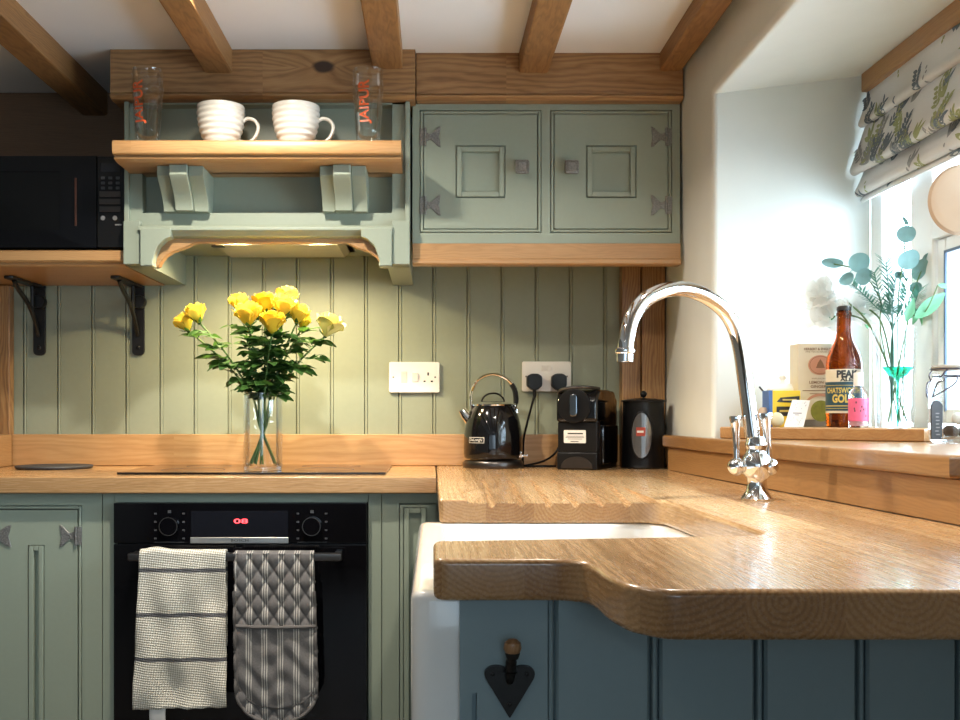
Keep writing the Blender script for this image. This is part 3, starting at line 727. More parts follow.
# window sill
def XN(y): return XU(y) - .014
so = [(XN(1.36), 1.36), (XN(2.735), 2.735), (XW(2.735) - .004, 2.735), (XW(2.6) - .004, 2.6), (XW(2.41) - .003, 2.41), (.672, 2.380), (1.058, 2.462), (1.058, 1.10), (.722, 1.225), (.711, 1.36)]
b = curve_slab([so], .9625, .9945, .006)
single('window_sill', b, M['sill'], (.85, 1.9, .9625), 'oak window sill with rounded nosing under the white window', 'window sill', kind='thing')
bo = [(.656, 2.322), (.965, 2.0), (1.045, 2.06), (1.045, 2.450), (.690, 2.384)]
b = curve_slab([bo], .995, 1.021, .003)
single('display_board', b, M['oakX2'], (.85, 2.25, .995), 'raised oak board on the window sill under the bottles', 'board')

# ------------------------------------------------------------------ base cabinets, oven
YB = 2.478
def base_cab(name, lab, x0, x1, frames, doors):
    t = thing(name, ((x0 + x1) / 2, YB, 0), lab, 'base cabinet')
    b = MB(); b.box(x0, x1, YB + .024, 2.97, .12, .858); b.box(x0, x1, YB + .07, 2.97, 0, .12)
    for q in frames: b.box(q[0], q[1], YB, YB + .022, q[2], q[3])
    part('carcass', b, M['sage'], t)
    return t
xA, xB = PX(-14, YB), PX(77.5, YB); zt = PZ(510, YB)
lc = base_cab('base_cabinet', 'sage green base cupboard left of the oven with slim slotted door', -1.24, PX(102, YB), [(xB + .0112, PX(102, YB), .12, .858), (-1.24, xB + .0112, zt + .0112, .858), (-1.24, xA - .012, .12, zt + .0112)], [])
b = MB(); hx = (PX(28, YB), PX(44.5, YB)); panel_slab(b, xA, xB, .14, zt, YB, .02, hx[0], hx[1], .20, PZ(545, YB), .010); mould(b, hx[0], hx[1], .20, PZ(545, YB), YB, .012, .002)
dr = part('door', b, M['sage'], lc)
part('hinge', hinge(xB, PZ(536, YB), YB, -1), M['pewter'], dr, 'dark pewter butterfly hinge')
part('hinge', hinge(xA, PZ(536, YB), YB, 1, w=.062), M['pewter'], dr, 'dark pewter butterfly hinge')
b = MB(); bead_frame(b, xA, xB, .14, zt, YB); part('bead', b, M['sage'], lc)
b = MB().box(-1.24, xA - .012, YB - .001, YB + .02, .14, zt)
# filler strips beside the oven
zoven = PZ(503, 2.46); ovL, ovR = PX(113.5, 2.46), PX(367, 2.46)
b = MB(); b.box(PX(102, YB) + .0015, ovL - .002, YB, 2.97, .0, .858, .001, 1)
single('filler_panel', b, M['sage'], (-.785, YB, 0), 'narrow sage green filler strip left of the black oven', 'filler panel')
b = MB(); b.box(ovR + .002, PX(381.5, YB), YB, 2.97, .0, .858, .001, 1)
single('filler_panel', b, M['sage'], (-.14, YB, 0), 'narrow sage green filler strip right of the black oven', 'filler panel')
xr0, xr1 = PX(382.2, YB), .030
rc = base_cab('base_cabinet', 'slim sage green base cupboard between oven and white sink', xr0, xr1, [(xr0, PX(399, YB), .12, .858), (PX(399, YB), xr1, PZ(503, YB), .858)], [])
b = MB(); xa, xb = PX(400, YB), PX(436, YB); hx = (PX(403, YB), PX(427, YB)); zt2 = PZ(504.5, YB)
panel_slab(b, xa, xb, .14, zt2, YB, .02, hx[0], hx[1], .2, PZ(507, YB), .010); mould(b, hx[0], hx[1], .2, PZ(507, YB), YB, .013, .002)
part('door', b, M['sage'], rc)
b = MB(); b.box(-1.24, ovL, YB + .003, YB + .02, .8575, .8585)
b = MB().box(ovL - .0015, ovR + .0015, YB - .002, YB + .04, zoven + .0008, .8585)
single('filler_panel', b, M['sage'], (-.46, YB, .84), 'sage green rail between the oven and the oak worktop', 'filler panel', kind='thing')
# oven
ov = thing('oven', (-.463, 2.46, .12), 'black glass built-in oven with towels on its handle', 'oven')
YO = 2.46; zo = PZ(503, YO); zd = PZ(543.5, YO)
part('body', MB().box(ovL + .004, ovR - .004, YO + .022, 2.95, .13, zo - .002), M['blackplastic'], ov)
cp = part('control_panel', MB().box(ovL, ovR, YO, YO + .022, zd + .001, zo, .002), M['blackglass'], ov)
part('display_window', MB().box(PX(191, YO), PX(288, YO), YO - .0012, YO + .001, PZ(537, YO), PZ(511, YO), .0005, 1), M['screen'], cp)
b = MB(); text_on(b, text('08', .0155, w=.034, bold=.0002), (PX(241, YO), YO - .0022, PZ(521, YO)), (1, 0, 0), (0, 0, 1)); part('clock_digits', b, M['redled'], cp, 'red glowing clock digits')
b = MB().box(PX(190.5, YO), PX(288.5, YO), YO - .003, YO + .001, PZ(543.2, YO), PZ(537.2, YO), .0008, 1); part('steel_strip', b, M['steel'], cp, 'thin silver strip')
b = MB(); text_on(b, text('BOSCH', .009, w=.042), (PX(240, YO), YO - .0036, PZ(540.2, YO)), (1, 0, 0), (0, 0, 1)); part('lettering', b, M['darksteel'], cp)
for px in (169.5, 312):
    c = (PX(px, YO), YO, PZ(526, YO)); b = MB(); Mx = Matrix.Rotation(PI / 2, 4, 'X')
    b.lathe([(0, 0), (.023, 0), (.023, .010), (.020, .014), (0, .014)], c, 28, M=Mx)
    kb = part('knob', b, M['blackglass'], cp)
    b = MB().lathe([(.0205, .0138), (.0225, .0138), (.0225, .0146), (.0205, .0146), (.0205, .0138)], c, 28, M=Mx); part('knob_ring', b, M['darksteel'], kb)
    b = MB()
    for k in range(8):
        zz = .030 - .02 * (k % 4); sx = -1 if k < 4 else 1
        b.box(c[0] + sx * .034 - .003, c[0] + sx * .034 + .003, YO - .0006, YO + .001, c[2] + zz - .002, c[2] + zz + .002)
    b.box(c[0] - .004, c[0] + .004, YO - .0006, YO + .001, c[2] + .031, c[2] + .038); b.box(c[0] - .036, c[0] + .036, YO - .0006, YO + .001, c[2] - .0395, c[2] - .0385)
    part('markings', b, M['keygrey'], cp)
dr = part('door', MB().box(ovL, ovR, YO, YO + .022, .14, zd - .002, .002), M['blackglass'], ov)
BY, BZ = 2.412, .7125
b = MB(); b.box(PX(128, BY), PX(342, BY), BY - .008, BY + .008, BZ - .010, BZ + .010, .004)
for px in (133, 337): b.box(PX(px, BY) - .008, PX(px, BY) + .008, BY, YO + .001, BZ - .008, BZ + .008, .002)
part('handle', b, M['darksteel'], dr)

# towel over the oven handle
def drape(x0f, x1f, zfun, zb_back, amp, seed, ny=90, nx=40, gap=.0125):
    """sheet that runs up behind the bar, over it and down in front; returns grid fn"""
    top = BZ + .0125
    Lb = top - zb_back
    def fn(u, v, fz):
        Lf = top - fz
        arc = PI * gap; L = Lb + arc + Lf; s = v * L
        if s < Lb: y = BY + gap; z = zb_back + s; fr = 0
        elif s < Lb + arc:
            a = (s - Lb) / gap; y = BY + gap * math.cos(a); z = top - .004 + gap * .55 * math.sin(a); fr = 0
        else:
            y = BY - gap; z = top - (s - Lb - arc); fr = (s - Lb - arc) / Lf
        return y, z, fr
    return fn
def sheet_obj(name, fn, nu, nv, mat, loc, lab, cat, th):
    b = MB().grid(fn, nu, nv); o = single(name, b, mat, loc, lab, cat, ang=180)
    md = o.modifiers.new('thickness', 'SOLIDIFY'); md.thickness = th; md.offset = 0
    return o
fn0 = drape(0, 0, 0, .50, .004, 1)
tl = PX(139.5, 2.4), PX(133, 2.4); tr_ = PX(225.5, 2.4), PX(227, 2.4)
def towel(u, v):
    zb = .356 + .006 * u
    y, z, fr = fn0(u, v, zb)
    xl = tl[0] + (tl[1] - tl[0]) * fr; xr = tr_[0] + (tr_[1] - tr_[0]) * fr
    x = xl + (xr - xl) * u
    wob = .004 * math.sin(u * 8 + fr * 5) + .0035 * math.sin(u * 17 - fr * 7 + 1) + .003 * math.sin(u * 5 + fr * 13) + .0035 * math.sin(u * 6 - fr * 16) * fr
    if fr > 0: y += wob * min(1, fr * 3) - .006 * fr * math.sin(u * PI)
    lump = .006 * math.exp(-((u - .18) / .12) ** 2) * (1 if z > BZ else 0)
    return (x, y - .001, z + lump + .0008 * math.sin(u * 40) * fr)
tw = sheet_obj('tea_towel', towel, 44, 110, M['towel'], (PX(180, 2.4), 2.4, .356), 'cream waffle tea towel with three dark stripes over the oven handle', 'towel', .006)
b = MB(); b.grid(lambda u, v: (PX(149.5 + 16 * u, 2.4) + .004 * v * 0, 2.4015 - .003 * math.sin(v * 3), .362 - .040 * v), 4, 6)
tg = part('care_tag', b, M['paper'], tw, 'small white care tag'); md = tg.modifiers.new('t', 'SOLIDIFY'); md.thickness = .001

# double oven glove
gl = thing('oven_glove', (PX(275, 2.4), 2.4, .30), 'grey and white striped quilted double oven glove on the oven handle', 'oven glove')
gxl, gxr = PX(234, 2.395), PX(313.5, 2.395)
fn1 = drape(0, 0, 0, .52, .004, 2)
def gl_half(z, x0, x1, zb, rad):
    """half-width of a strip with a rounded bottom end"""
    w = (x1 - x0) / 2
    d = z - zb
    if d < rad:
        t = max(0.0, 1 - d / rad); return w * math.sqrt(max(0, 1 - t ** 2.3))
    return w
ZB = PZ(722, 2.395)
def glove_back(u, v):
    y, z, fr = fn1(u, v, ZB)
    cx = (gxl + gxr) / 2 + .008 * fr; w = (gxr - gxl) / 2 + .002 * fr
    hw = gl_half(z, cx - w, cx + w, ZB - .001, .085) if fr > 0 else w
    x = cx + hw * (2 * u - 1)
    X = x - gxl; q = abs(math.sin((X + z * .68) * PI / .0372)) * abs(math.sin((X - z * .68) * PI / .0372))
    y -= (.010 * q ** .4 if fr > 0 else 0)
    return (x, y - .002, z)
b = MB().grid(glove_back, 90, 220)
gb = part('quilted_pad', b, M['glove'], gl, 'quilted striped pad', ang=180); md = gb.modifiers.new('t', 'SOLIDIFY'); md.thickness = .008; md.offset = -1
pz1, pz0 = PZ(627, 2.385), PZ(709, 2.385)
def pocket(u, v):
    z = pz1 + (pz0 - pz1) * v; t = (pz1 - z) / (pz1 - pz0)
    cx = (gxl + gxr) / 2 + .005 + .003 * t; w = (gxr - gxl) / 2 - .001
    hw = gl_half(z, cx - w, cx + w, pz0 - .001, .075); x = cx + hw * (2 * u - 1)
    puff = .013 * math.sin(PI * min(1, u)) ** .5 * (1 - .45 * t)
    wob = .0016 * math.sin(x * 110 + z * 80) + .0014 * math.sin(z * 120 + x * 30 + 2 * math.sin(x * 60))
    return (x, BY - .0145 - .006 - puff + wob, z)
b = MB().grid(pocket, 50, 50)
gp = part('mitt_pocket', b, M['glove'], gl, ang=180); md = gp.modifiers.new('t', 'SOLIDIFY'); md.thickness = .006
b = MB(); b.tube([Vector(pocket(u / 20, 0)) + Vector((0, -.002, .001)) for u in range(21)], .0042, 8)
b.tube([Vector(pocket(0, v / 40)) for v in range(41)] + [Vector(pocket(1, 1 - v / 40)) for v in range(41)], .0035, 8)
b.tube([Vector(glove_back(0, .52 + .48 * v / 60)) for v in range(61)] + [Vector(glove_back(1, 1 - .48 * v / 60)) for v in range(61)], .004, 8)
part('piping', b, M['glovetrim'], gl, 'plain grey piped edge')

# hob
hb = thing('induction_hob', (-.45, 2.74, .9003), 'flat black glass hob under the vase of roses', 'hob')
b = curve_slab([round_poly([(-.783, 2.528), (-.115, 2.528), (-.115, 2.935), (-.783, 2.935)], .008)], .9003, .9058, .0012)
part('glass_top', b, M['hob'], hb)
for cx, cy, r in ((-.62, 2.65, .08), (-.28, 2.66, .075), (-.62, 2.84, .06), (-.28, 2.84, .08)):
    part('zone_ring', MB().lathe([(r, .9059), (r + .0015, .9059), (r + .0015, .9061), (r, .9061), (r, .9059)], (cx, cy, 0), 48), M['keygrey'], hb)
b = MB().lathe([(0, .9003), (.096, .9003), (.101, .902), (.1035, .906), (.102, .9085), (.094, .909), (.09, .908), (0, .908)], (PX(54.5, 2.83), 2.83, 0), 48)
single('round_trivet', b, M['slate'], (PX(54.5, 2.83), 2.83, .9003), 'thin dark round trivet lying on the worktop at far left', 'trivet')

# ------------------------------------------------------------------ vase and yellow roses
VC = Vector((PX(263, 2.63), 2.63, .9059))
vs = thing('glass_vase', VC, 'clear straight glass vase of yellow roses standing on the hob', 'vase')
pr = [(0, 0), (.048, 0), (.050, .002), (.050, .198), (.0495, .2), (.0475, .2), (.047, .198), (.047, .018), (.044, .013), (0, .012)]
part('vessel', MB().lathe(pr, VC, 48), M['glass'], vs)
base = NT('thick_glass_base'); base.set(Base_Color=(.95, .98, 1, 1), Roughness=.02, Transmission_Weight=1.0, IOR=1.45)
part('base', MB().lathe([(0, .001), (.0465, .001), (.0465, .0105), (0, .0105)], VC, 48), base.mat, vs)
def petal(ph, Rr, H, span, flare, tilt=0.0, nu=6, nv=6, curl=.0):
    def fn(u, v):
        a = 2 * u - 1
        w = span * (.35 + .65 * math.sin(min(1, v * 1.25 + .1) * PI / 2))
        th = ph + a * w
        r = Rr * (.22 + .78 * math.sin(min(1.0, v * 1.15) * PI / 2)) + flare * Rr * v ** 3 - Rr * .10 * (1 - abs(a)) * v * (flare < .05)
        r += curl * Rr * (v ** 6) * (1 - .3 * a * a)
        z = H * (v * (1 - .22 * v * a ** 4) - .16 * a * a * v ** 2) - curl * H * .12 * v ** 8
        return (r * math.cos(th), r * math.sin(th), z)
    return MB().grid(fn, nu, nv)
def rose_bloom(rnd, Rr, openness):
    b = MB(); H = Rr * 2.15
    for ring_, (k, rr, hh, sp, fl, cu) in enumerate(((2, .26, 1.0, 1.3, 0, 0), (3, .46, 1.03, 1.15, .0, .05), (4, .68, 1.0, .95, .06, .12), (5, .88, .95, .88, .10 * openness, .18), (5, 1.0, .84, .80, .26 * openness, .26))):
        o = rnd.uniform(0, 6)
        for i in range(k):
            b.merge(petal(o + i * 2 * PI / k + rnd.uniform(-.12, .12), Rr * rr, H * hh * rnd.uniform(.95, 1.04), sp, fl, curl=cu))
    return b
def leaf_mb(L, W, droop=.25, fold=.25):
    def fn(u, v):
        a = 2 * u - 1; w = W * .5 * math.sin(PI * min(1, v * .94 + .03)) ** .8 * (1.15 - .35 * v)
        return (a * w, L * v, fold * abs(a) * w - droop * L * v * v)
    return MB().grid(fn, 4, 8)
def orient(d, up=Vector((0, 0, 1)), roll=0):
    d = d.normalized(); x = d.cross(up)
    if x.length < 1e-3: x = Vector((1, 0, 0))
    x.normalize(); z = x.cross(d); m = Matrix((x, d, z)).transposed().to_4x4()
    return m @ Matrix.Rotation(roll, 4, 'Y')
def orient_z(d):
    return d.to_track_quat('Z', 'Y').to_matrix().to_4x4()
roses = [  # px, py, radius px, depth, label, openness, leaves
    (185, 323, 8.5, 2.66, 'yellow rose lowest and outermost on the far left of bouquet', .2, 6),
    (196, 314, 9.0, 2.62, 'yellow rose just above the outermost left bloom', .2, 8),
    (239, 303, 8.0, 2.70, 'yellow rose half hidden behind a larger one left of centre', .3, 7),
    (247.5, 315, 11, 2.60, 'plump yellow rose facing front left of the bouquet centre', .5, 12),
    (265, 304, 10, 2.66, 'yellow rose standing upright above the deep golden central bloom', .4, 9),
    (272.5, 323, 10.5, 2.55, 'deep golden rose lowest in the middle of the bouquet', .3, 12),
    (284, 307, 10.5, 2.60, 'yellow rose right of centre below the tallest bloom', .4, 11),
    (287.5, 297, 9.0, 2.69, 'pale yellow rose, the tallest at the back of bouquet', .6, 6),
    (298, 314, 9.0, 2.62, 'yellow rose on the right side of the central cluster', .4, 10),
    (303, 322, 6.5, 2.68, 'small yellow rosebud tucked at the right under the cluster', .1, 8),
    (329, 326, 10.5, 2.62, 'pale yellow rose leaning out alone on the far right', .9, 8)]
rn = random.Random(11)
palerose = plain('pale_yellow_petal', (.92, .80, .26, 1), .5, bscale=20, var=.1)
goldrose = plain('golden_petal', (.92, .62, .04, 1), .5, bscale=20, var=.1)
for (px, py, rp, Y, lab, op, nl) in roses:
    Rr = rp * Y / FPX * 1.02; c = P(px, py, Y); d = Vector((c.x - VC.x, c.y - VC.y, 0))
    ln = max(-1, min(1, d.x / .15))
    axis = Vector((d.x * 2.2, d.y * 2 - .12, 1)).normalized()
    base_ = c - axis * Rr * 1.0
    a0 = math.atan2(d.y + rn.uniform(-.02, .02), d.x + rn.uniform(-.02, .02))
    a1 = a0 + rn.uniform(-.9, .9); r1 = .040 * rn.uniform(.75, 1); foot = VC + Vector((-r1 * math.cos(a1), -r1 * math.sin(a1) * .8, .0165))
    mo = VC + Vector((.030 * ln + rn.uniform(-.004, .004), max(-.03, min(.03, d.y * .4)), .19))
    path = bez([foot, VC + Vector((.010 * ln + rn.uniform(-.005, .005), rn.uniform(-.008, .008), .115)), mo, mo.lerp(base_, .5) + Vector((-.006 * ln, 0, .008)), base_], 6)
    t = thing('yellow_rose', foot, lab, 'rose', 'yellow roses in the glass vase')
    part('stem', MB().tube(path, .0024, 7), M['stem'], t)
    bl = rose_bloom(rn, Rr, op); Mx = Matrix.Translation(base_) @ orient_z(axis) ; bl.xf(Mx)
    mat = goldrose if 'golden' in lab else (palerose if 'pale' in lab else M['rose'])
    part('bloom', bl, mat, t, ang=180)
    b = MB()
    for k in range(5):
        s = leaf_mb(Rr * 1.15, Rr * .42, -.25, .1); an = k * 2 * PI / 5 + rn.uniform(-.2, .2)
        s.xf(Mx @ Matrix.Translation((0, 0, -.001)) @ orient(Vector((math.cos(an), math.sin(an), .35 + rn.uniform(-.3, .3))))); b.merge(s)
    b.sphere(base_, (.005, .005, .006), 10)
    part('calyx', b, M['leaf'], t, ang=180)
    b = MB(); N = len(path)
    for k in range(int(nl * 1.8)):
        f = rn.uniform(.50, .94); i = int(f * (N - 1)); p = path[i]
        an = rn.uniform(0, 2 * PI)
        out = Vector((math.cos(an) + ln * .35, math.sin(an) * .9 - .25, rn.uniform(-.25, .65)))
        tip = p + out.normalized() * rn.uniform(.012, .03)
        b.tube([p, tip], .0009, 5)
        L = rn.uniform(.034, .052)
        for q in range(3):
            ang = (-.9, 0, .9)[q]
            dd = Matrix.Rotation(ang, 3, 'Z') @ out
            l = leaf_mb(L * (1 if q == 1 else .85), L * .62, rn.uniform(.1, .45), .18)
            l.xf(Matrix.Translation(tip if q == 1 else p.lerp(tip, .7)) @ orient(dd, roll=rn.uniform(-.5, .5))); b.merge(l)
    part('foliage', b, M['leaf'], t, ang=180)

# ------------------------------------------------------------------ sockets, plugs
def plate(px0, px1, py0, py1, lab, kind):
    Y = 2.98; x0, x1 = PX(px0, Y), PX(px1, Y); z0, z1 = PZ(py1, Y), PZ(py0, Y)
    t = thing('wall_socket', ((x0 + x1) / 2, 2.988, z0), lab, 'socket', kind='thing')
    b = MB(); b.prism(round_poly([(x0, z0), (x1, z0), (x1, z1), (x0, z1)], .006), 'XZ', 2.978, 2.9885, .002, 2)
    pl = part('plate', b, M['plastic_w'], t)
    w = x1 - x0; h = z1 - z0; cz = (z0 + z1) / 2; ys = 2.978
    def rocker(fx, fz, sx, sz, d=.004): return MB().prism([(ys + .001, fz - sz), (ys - d * .3, fz - sz), (ys - d, fz + sz), (ys + .001, fz + sz)], 'YZ', fx - sx, fx + sx, .0008, 1)
    b = MB()
    for fx in (.085, .915): b.lathe([(0, 0), (.0028, 0), (.0028, .0006), (0, .0006)], (x0 + fx * w, ys, cz), 10, M=Matrix.Rotation(PI / 2, 4, 'X'))
    part('screws', b, M['grey'], pl)
    if kind == 1:
        part('neon_switch', rocker(x0 + .30 * w, cz, .0085, .017, .003), plain('pinkish_rocker', (.72, .62, .58, 1), .4), t)
        part('rocker_switch', rocker(x0 + .52 * w, cz, .0085, .013, .008), M['plastic_w'], t)
        b = MB(); X = x0 + .775 * w
        b.box(X - .0022, X + .0022, ys - .0005, ys + .001, cz + .005, cz + .014); b.box(X - .0135, X - .0075, ys - .0005, ys + .001, cz - .014, cz - .010); b.box(X + .0075, X + .0135, ys - .0005, ys + .001, cz - .014, cz - .010)
        part('socket_holes', b, M['blackplastic'], t)
    else:
        for fx in (.44, .56): part('rocker_switch', rocker(x0 + fx * w, z0 + .78 * h, .006, .009, .004), M['plastic_w'], t)
    return t
plate(389, 439.5, 362, 392.5, 'white wall socket with big switches left of the kettle', 1)
plate(522, 571, 361.5, 391.5, 'white double wall socket with two black plugs pushed in', 2)
def plug(px, py, path, lab):
    Y = 2.97; X, Z = PX(px, Y), PZ(py, Y)
    t = thing('power_plug', (X, Y, Z), lab, 'plug', 'black plugs in the double socket', kind='thing')
    w = .022
    pl = round_poly([(X - w, Z - .012), (X - w, Z + .016), (X - .010, Z + .024), (X + .010, Z + .024), (X + w, Z + .016), (X + w, Z - .012), (X + .008, Z - .024), (X - .008, Z - .024)], .005, 3)
    part('body', MB().prism(pl, 'XZ', 2.945, 2.9775, .004, 2), M['blackplastic'], t)
    b = MB().tube([(X, 2.957, Z - .022), (X, 2.957, Z - .045)], [.0055, .004], 10); part('strain_relief', b, M['blackplastic'], t)
    part('cord', MB().tube(bez([Vector((X, 2.957, Z - .04))] + path, 10), .0032, 8), M['blackplastic'], t)
plug(534, 382, [P(530, 412, 2.957), P(524, 437, 2.955), P(523, 455, 2.955), Vector((.262, 2.955, .9045)), Vector((.245, 2.93, .9045))], 'black plug on the left with its cord down behind the kettle')
plug(558.5, 382, [P(560, 405, 2.957), P(560, 440, 2.955), P(556, 452, 2.955), P(545, 460.5, 2.93), Vector((.275, 2.90, .906)), Vector((.262, 2.875, .9045)), Vector((.30, 2.858, .9045)), Vector((.348, 2.862, .9045))], 'black plug on the right with its cord down behind the pod machine')

# ------------------------------------------------------------------ kettle
KC = Vector((PX(493, 2.875), 2.875, .9003))
kt = thing('electric_kettle', KC, 'glossy black electric kettle with chrome hoop handle on worktop', 'kettle')
part('power_base', MB().lathe([(0, 0), (.083, 0), (.0855, .004), (.0855, .013), (.082, .019), (.070, .022), (0, .022)], KC, 48), M['darksteel'], kt)
pr = [(0, .026), (.078, .026), (.0815, .030), (.0828, .040), (.0830, .060), (.0820, .085), (.0798, .108), (.0755, .130), (.0695, .150), (.0615, .166), (.0560, .1745)]
bd = part('body', MB().lathe(pr + [(.0550, .1755), (0, .1755)], KC, 56), M['black'], kt)
part('rim_ring', MB().lathe([(.0545, .1735), (.0575, .1735), (.0580, .177), (.0560, .1785), (.0530, .1785)], KC, 48), M['chrome'], kt, 'chrome ring round the lid')
ld = part('lid', MB().lathe([(0, .189), (.02, .188), (.042, .184), (.0535, .1785), (.0535, .176), (0, .176)], KC, 40), M['chrome'], kt)
b = MB().tube([KC + Vector((.032 * math.cos(a), 0, .183 + .026 * math.sin(a))) for a in [PI * k / 16 for k in range(17)]], .0075, 8, flat=.35, up=(0, 1, 0)); part('lid_handle', b, M['blackplastic'], ld, 'black lid loop')
pts = [KC + Vector((-.059, 0, .160)), KC + Vector((-.0625, 0, .188)), KC + Vector((-.058, 0, .220)), KC + Vector((-.040, 0, .248)), KC + Vector((-.004, 0, .262)), KC + Vector((.034, 0, .251)), KC + Vector((.058, 0, .225)), KC + Vector((.065, 0, .192)), KC + Vector((.061, 0, .158))]
hp = bez(pts, 6); b = MB().tube(hp, .0125, 12, flat=.46, up=(0, 1, 0)); hn = part('handle', b, M['chrome'], kt, 'chrome hoop handle')
b = MB().tube(hp[-15:-4], .0132, 12, flat=.56, up=(0, 1, 0)); part('grip', b, M['blackplastic'], hn, 'black grip')
b = MB(); b.tube([KC + Vector((-.060, 0, .132)), KC + Vector((-.078, 0, .148)), KC + Vector((-.088, 0, .163))], [.020, .014, .011], 14); part('spout', b, M['chrome'], kt, 'short chrome spout')
b = MB(); b.box(KC.x + .054, KC.x + .070, KC.y - .007, KC.y + .007, KC.z + .148, KC.z + .166, .003); part('handle_joint', b, M['chrome'], kt)
b = MB(); b.box(KC.x + .070, KC.x + .095, KC.y - .030, KC.y - .016, KC.z + .030, KC.z + .037, .002); b.box(KC.x + .066, KC.x + .078, KC.y - .040, KC.y - .028, KC.z + .029, KC.z + .046, .002); part('switch_lever', b, M['chrome'], kt, 'small chrome switch lever')
def krad(z):
    for (ra, za), (rb, zb) in zip(pr, pr[1:]):
        if za <= z <= zb and zb > za: return ra + (rb - ra) * (z - za) / (zb - za)
    return .08
b = MB(); a0 = -PI / 2 - .66
def kpt(a, z, e): r = krad(z) + e; return (KC.x + r * math.cos(a), KC.y + r * math.sin(a), KC.z + z)
b.grid(lambda u, v: kpt(a0 + (u - .5) * .62, .070 + .0165 * v, .0012), 10, 2); bg = part('badge', b, M['silver'], kt, 'chrome maker badge', ang=180)
b = MB(); b.grid(lambda u, v: kpt(a0 + (u - .5) * .57, .072 + .0125 * v, .0018), 10, 2)
b2 = part('badge_inset', b, M['black'], bg, ang=180)
b = MB(); text_cyl(b, text("DeLonghi", .0105, w=.040, bold=.0003), (KC.x, KC.y), .0815, a0, KC.z + .0783, rf=lambda z: krad(z - KC.z) + .0024); part('lettering', b, M['silver'], bg)

# ------------------------------------------------------------------ pod coffee machine
pm = thing('coffee_machine', (PX(586, 2.83), 2.828, .9003), 'black pod coffee machine with a white sticker beside the kettle', 'coffee machine', rot=R(-24), local=True)
W2 = .0570
def side(pts, r): return round_poly(pts, r, 6)
b = MB(); b.prism(side([(-.062, .012), (.125, .012), (.125, .19), (.105, .215), (-.055, .215), (-.062, .16)], [.006, .01, .06, .06, .012, .006]), 'YZ', -W2 + .003, W2 - .003, .006, 3)
part('body', b, M['black'], pm)
b = MB(); b.prism(side([(-.098, .128), (.04, .128), (.09, .218), (-.070, .218), (-.098, .195)], [.012, .01, .07, .04, .02]), 'YZ', -W2, W2, .009, 3)
hdm = part('brew_head', b, M['black'], pm)
Mx = Matrix.Rotation(PI / 2, 4, 'X')
b = MB().lathe([(0, .004), (.041, .004), (.0455, .003), (.0465, -.003), (.042, -.006)], (-.006, -.098, .172), 40, M=Mx); part('round_front', b, M['blackplastic'], hdm)
b = MB(); b.prism(round_poly([(-.016, .143), (.006, .143), (.006, .204), (-.016, .204)], .0105, 5), 'XZ', -.112, -.100, .004, 2); part('spout_cover', b, plain('dark_chrome', (.35, .38, .42, 1), .1, 1), hdm, 'bright upright spout cover')
b = MB(); b.tube(bez([(-.056, -.082, .208), (-.038, -.092, .218), (.0, -.095, .222), (.03, -.085, .222), (.05, -.05, .219)], 6), .0045, 10); part('lever', b, M['darksteel'], pm, 'thin steel lever on top')
b = MB(); b.box(-W2 + .002, W2 - .002, -.089, -.058, .046, .130, .004); fp = part('front_panel', b, M['blackplastic'], pm)
b = MB(); b.prism(round_poly([(-.037, .072), (.024, .072), (.024, .107), (-.037, .107)], .003), 'XZ', -.0905, -.0885); st = part('sticker', b, M['paper'], pm, 'white printed sticker')
b = MB()
b.box(-.026, .016, -.0912, -.0904, .096, .0995)
for zz, wd in ((.090, .024), (.0865, .026), (.0825, .02)): b.box(-.006 - wd, -.006 + wd, -.0912, -.0904, zz, zz + .0010)
b.box(-.018, .004, -.0912, -.0904, .0755, .0772); part('print', b, M['ink'], st)
b = MB(); ar = [(-.056, .0), (.056, .0), (.056, .046), (.040, .046)] + [(.040 * math.cos(PI * k / 12), .012 + .026 * math.sin(PI * k / 12)) for k in range(13)] + [(-.040, .046), (-.056, .046)]
b.prism([(-.056, 0), (.056, 0), (.056, .047), (-.056, .047)], 'XZ', -.094, -.055, .004, 2)
tr2 = part('drip_tray', b, M['blackplastic'], pm)
b = MB(); b.prism([(-.044, .004)] + [(-.044 * math.cos(PI * k / 14), .006 + .030 * math.sin(PI * k / 14)) for k in range(15)] + [(.044, .004)], 'XZ', -.0965, -.093, .001, 1); part('tray_arch', b, M['darksteel'], tr2)
b = MB(); b.prism(side([(.068, .004), (.150, .004), (.150, .198), (.068, .198)], .012), 'YZ', -W2 + .006, W2 - .006, .008, 2); part('water_tank', b, plain('smoky_tank', (.035, .028, .022, 1), .08, coat=.5), pm, 'smoky water tank')
b = MB(); b.box(W2 - .006, W2 + .004, -.040, .120, .012, .120, .005); b.box(-W2 - .004, -W2 + .006, -.040, .120, .012, .120, .005); part('side_cheek', b, M['black'], pm)
b = MB(); b.box(-.05, .05, -.05, .14, 0, .014, .003); part('foot', b, M['blackplastic'], pm)

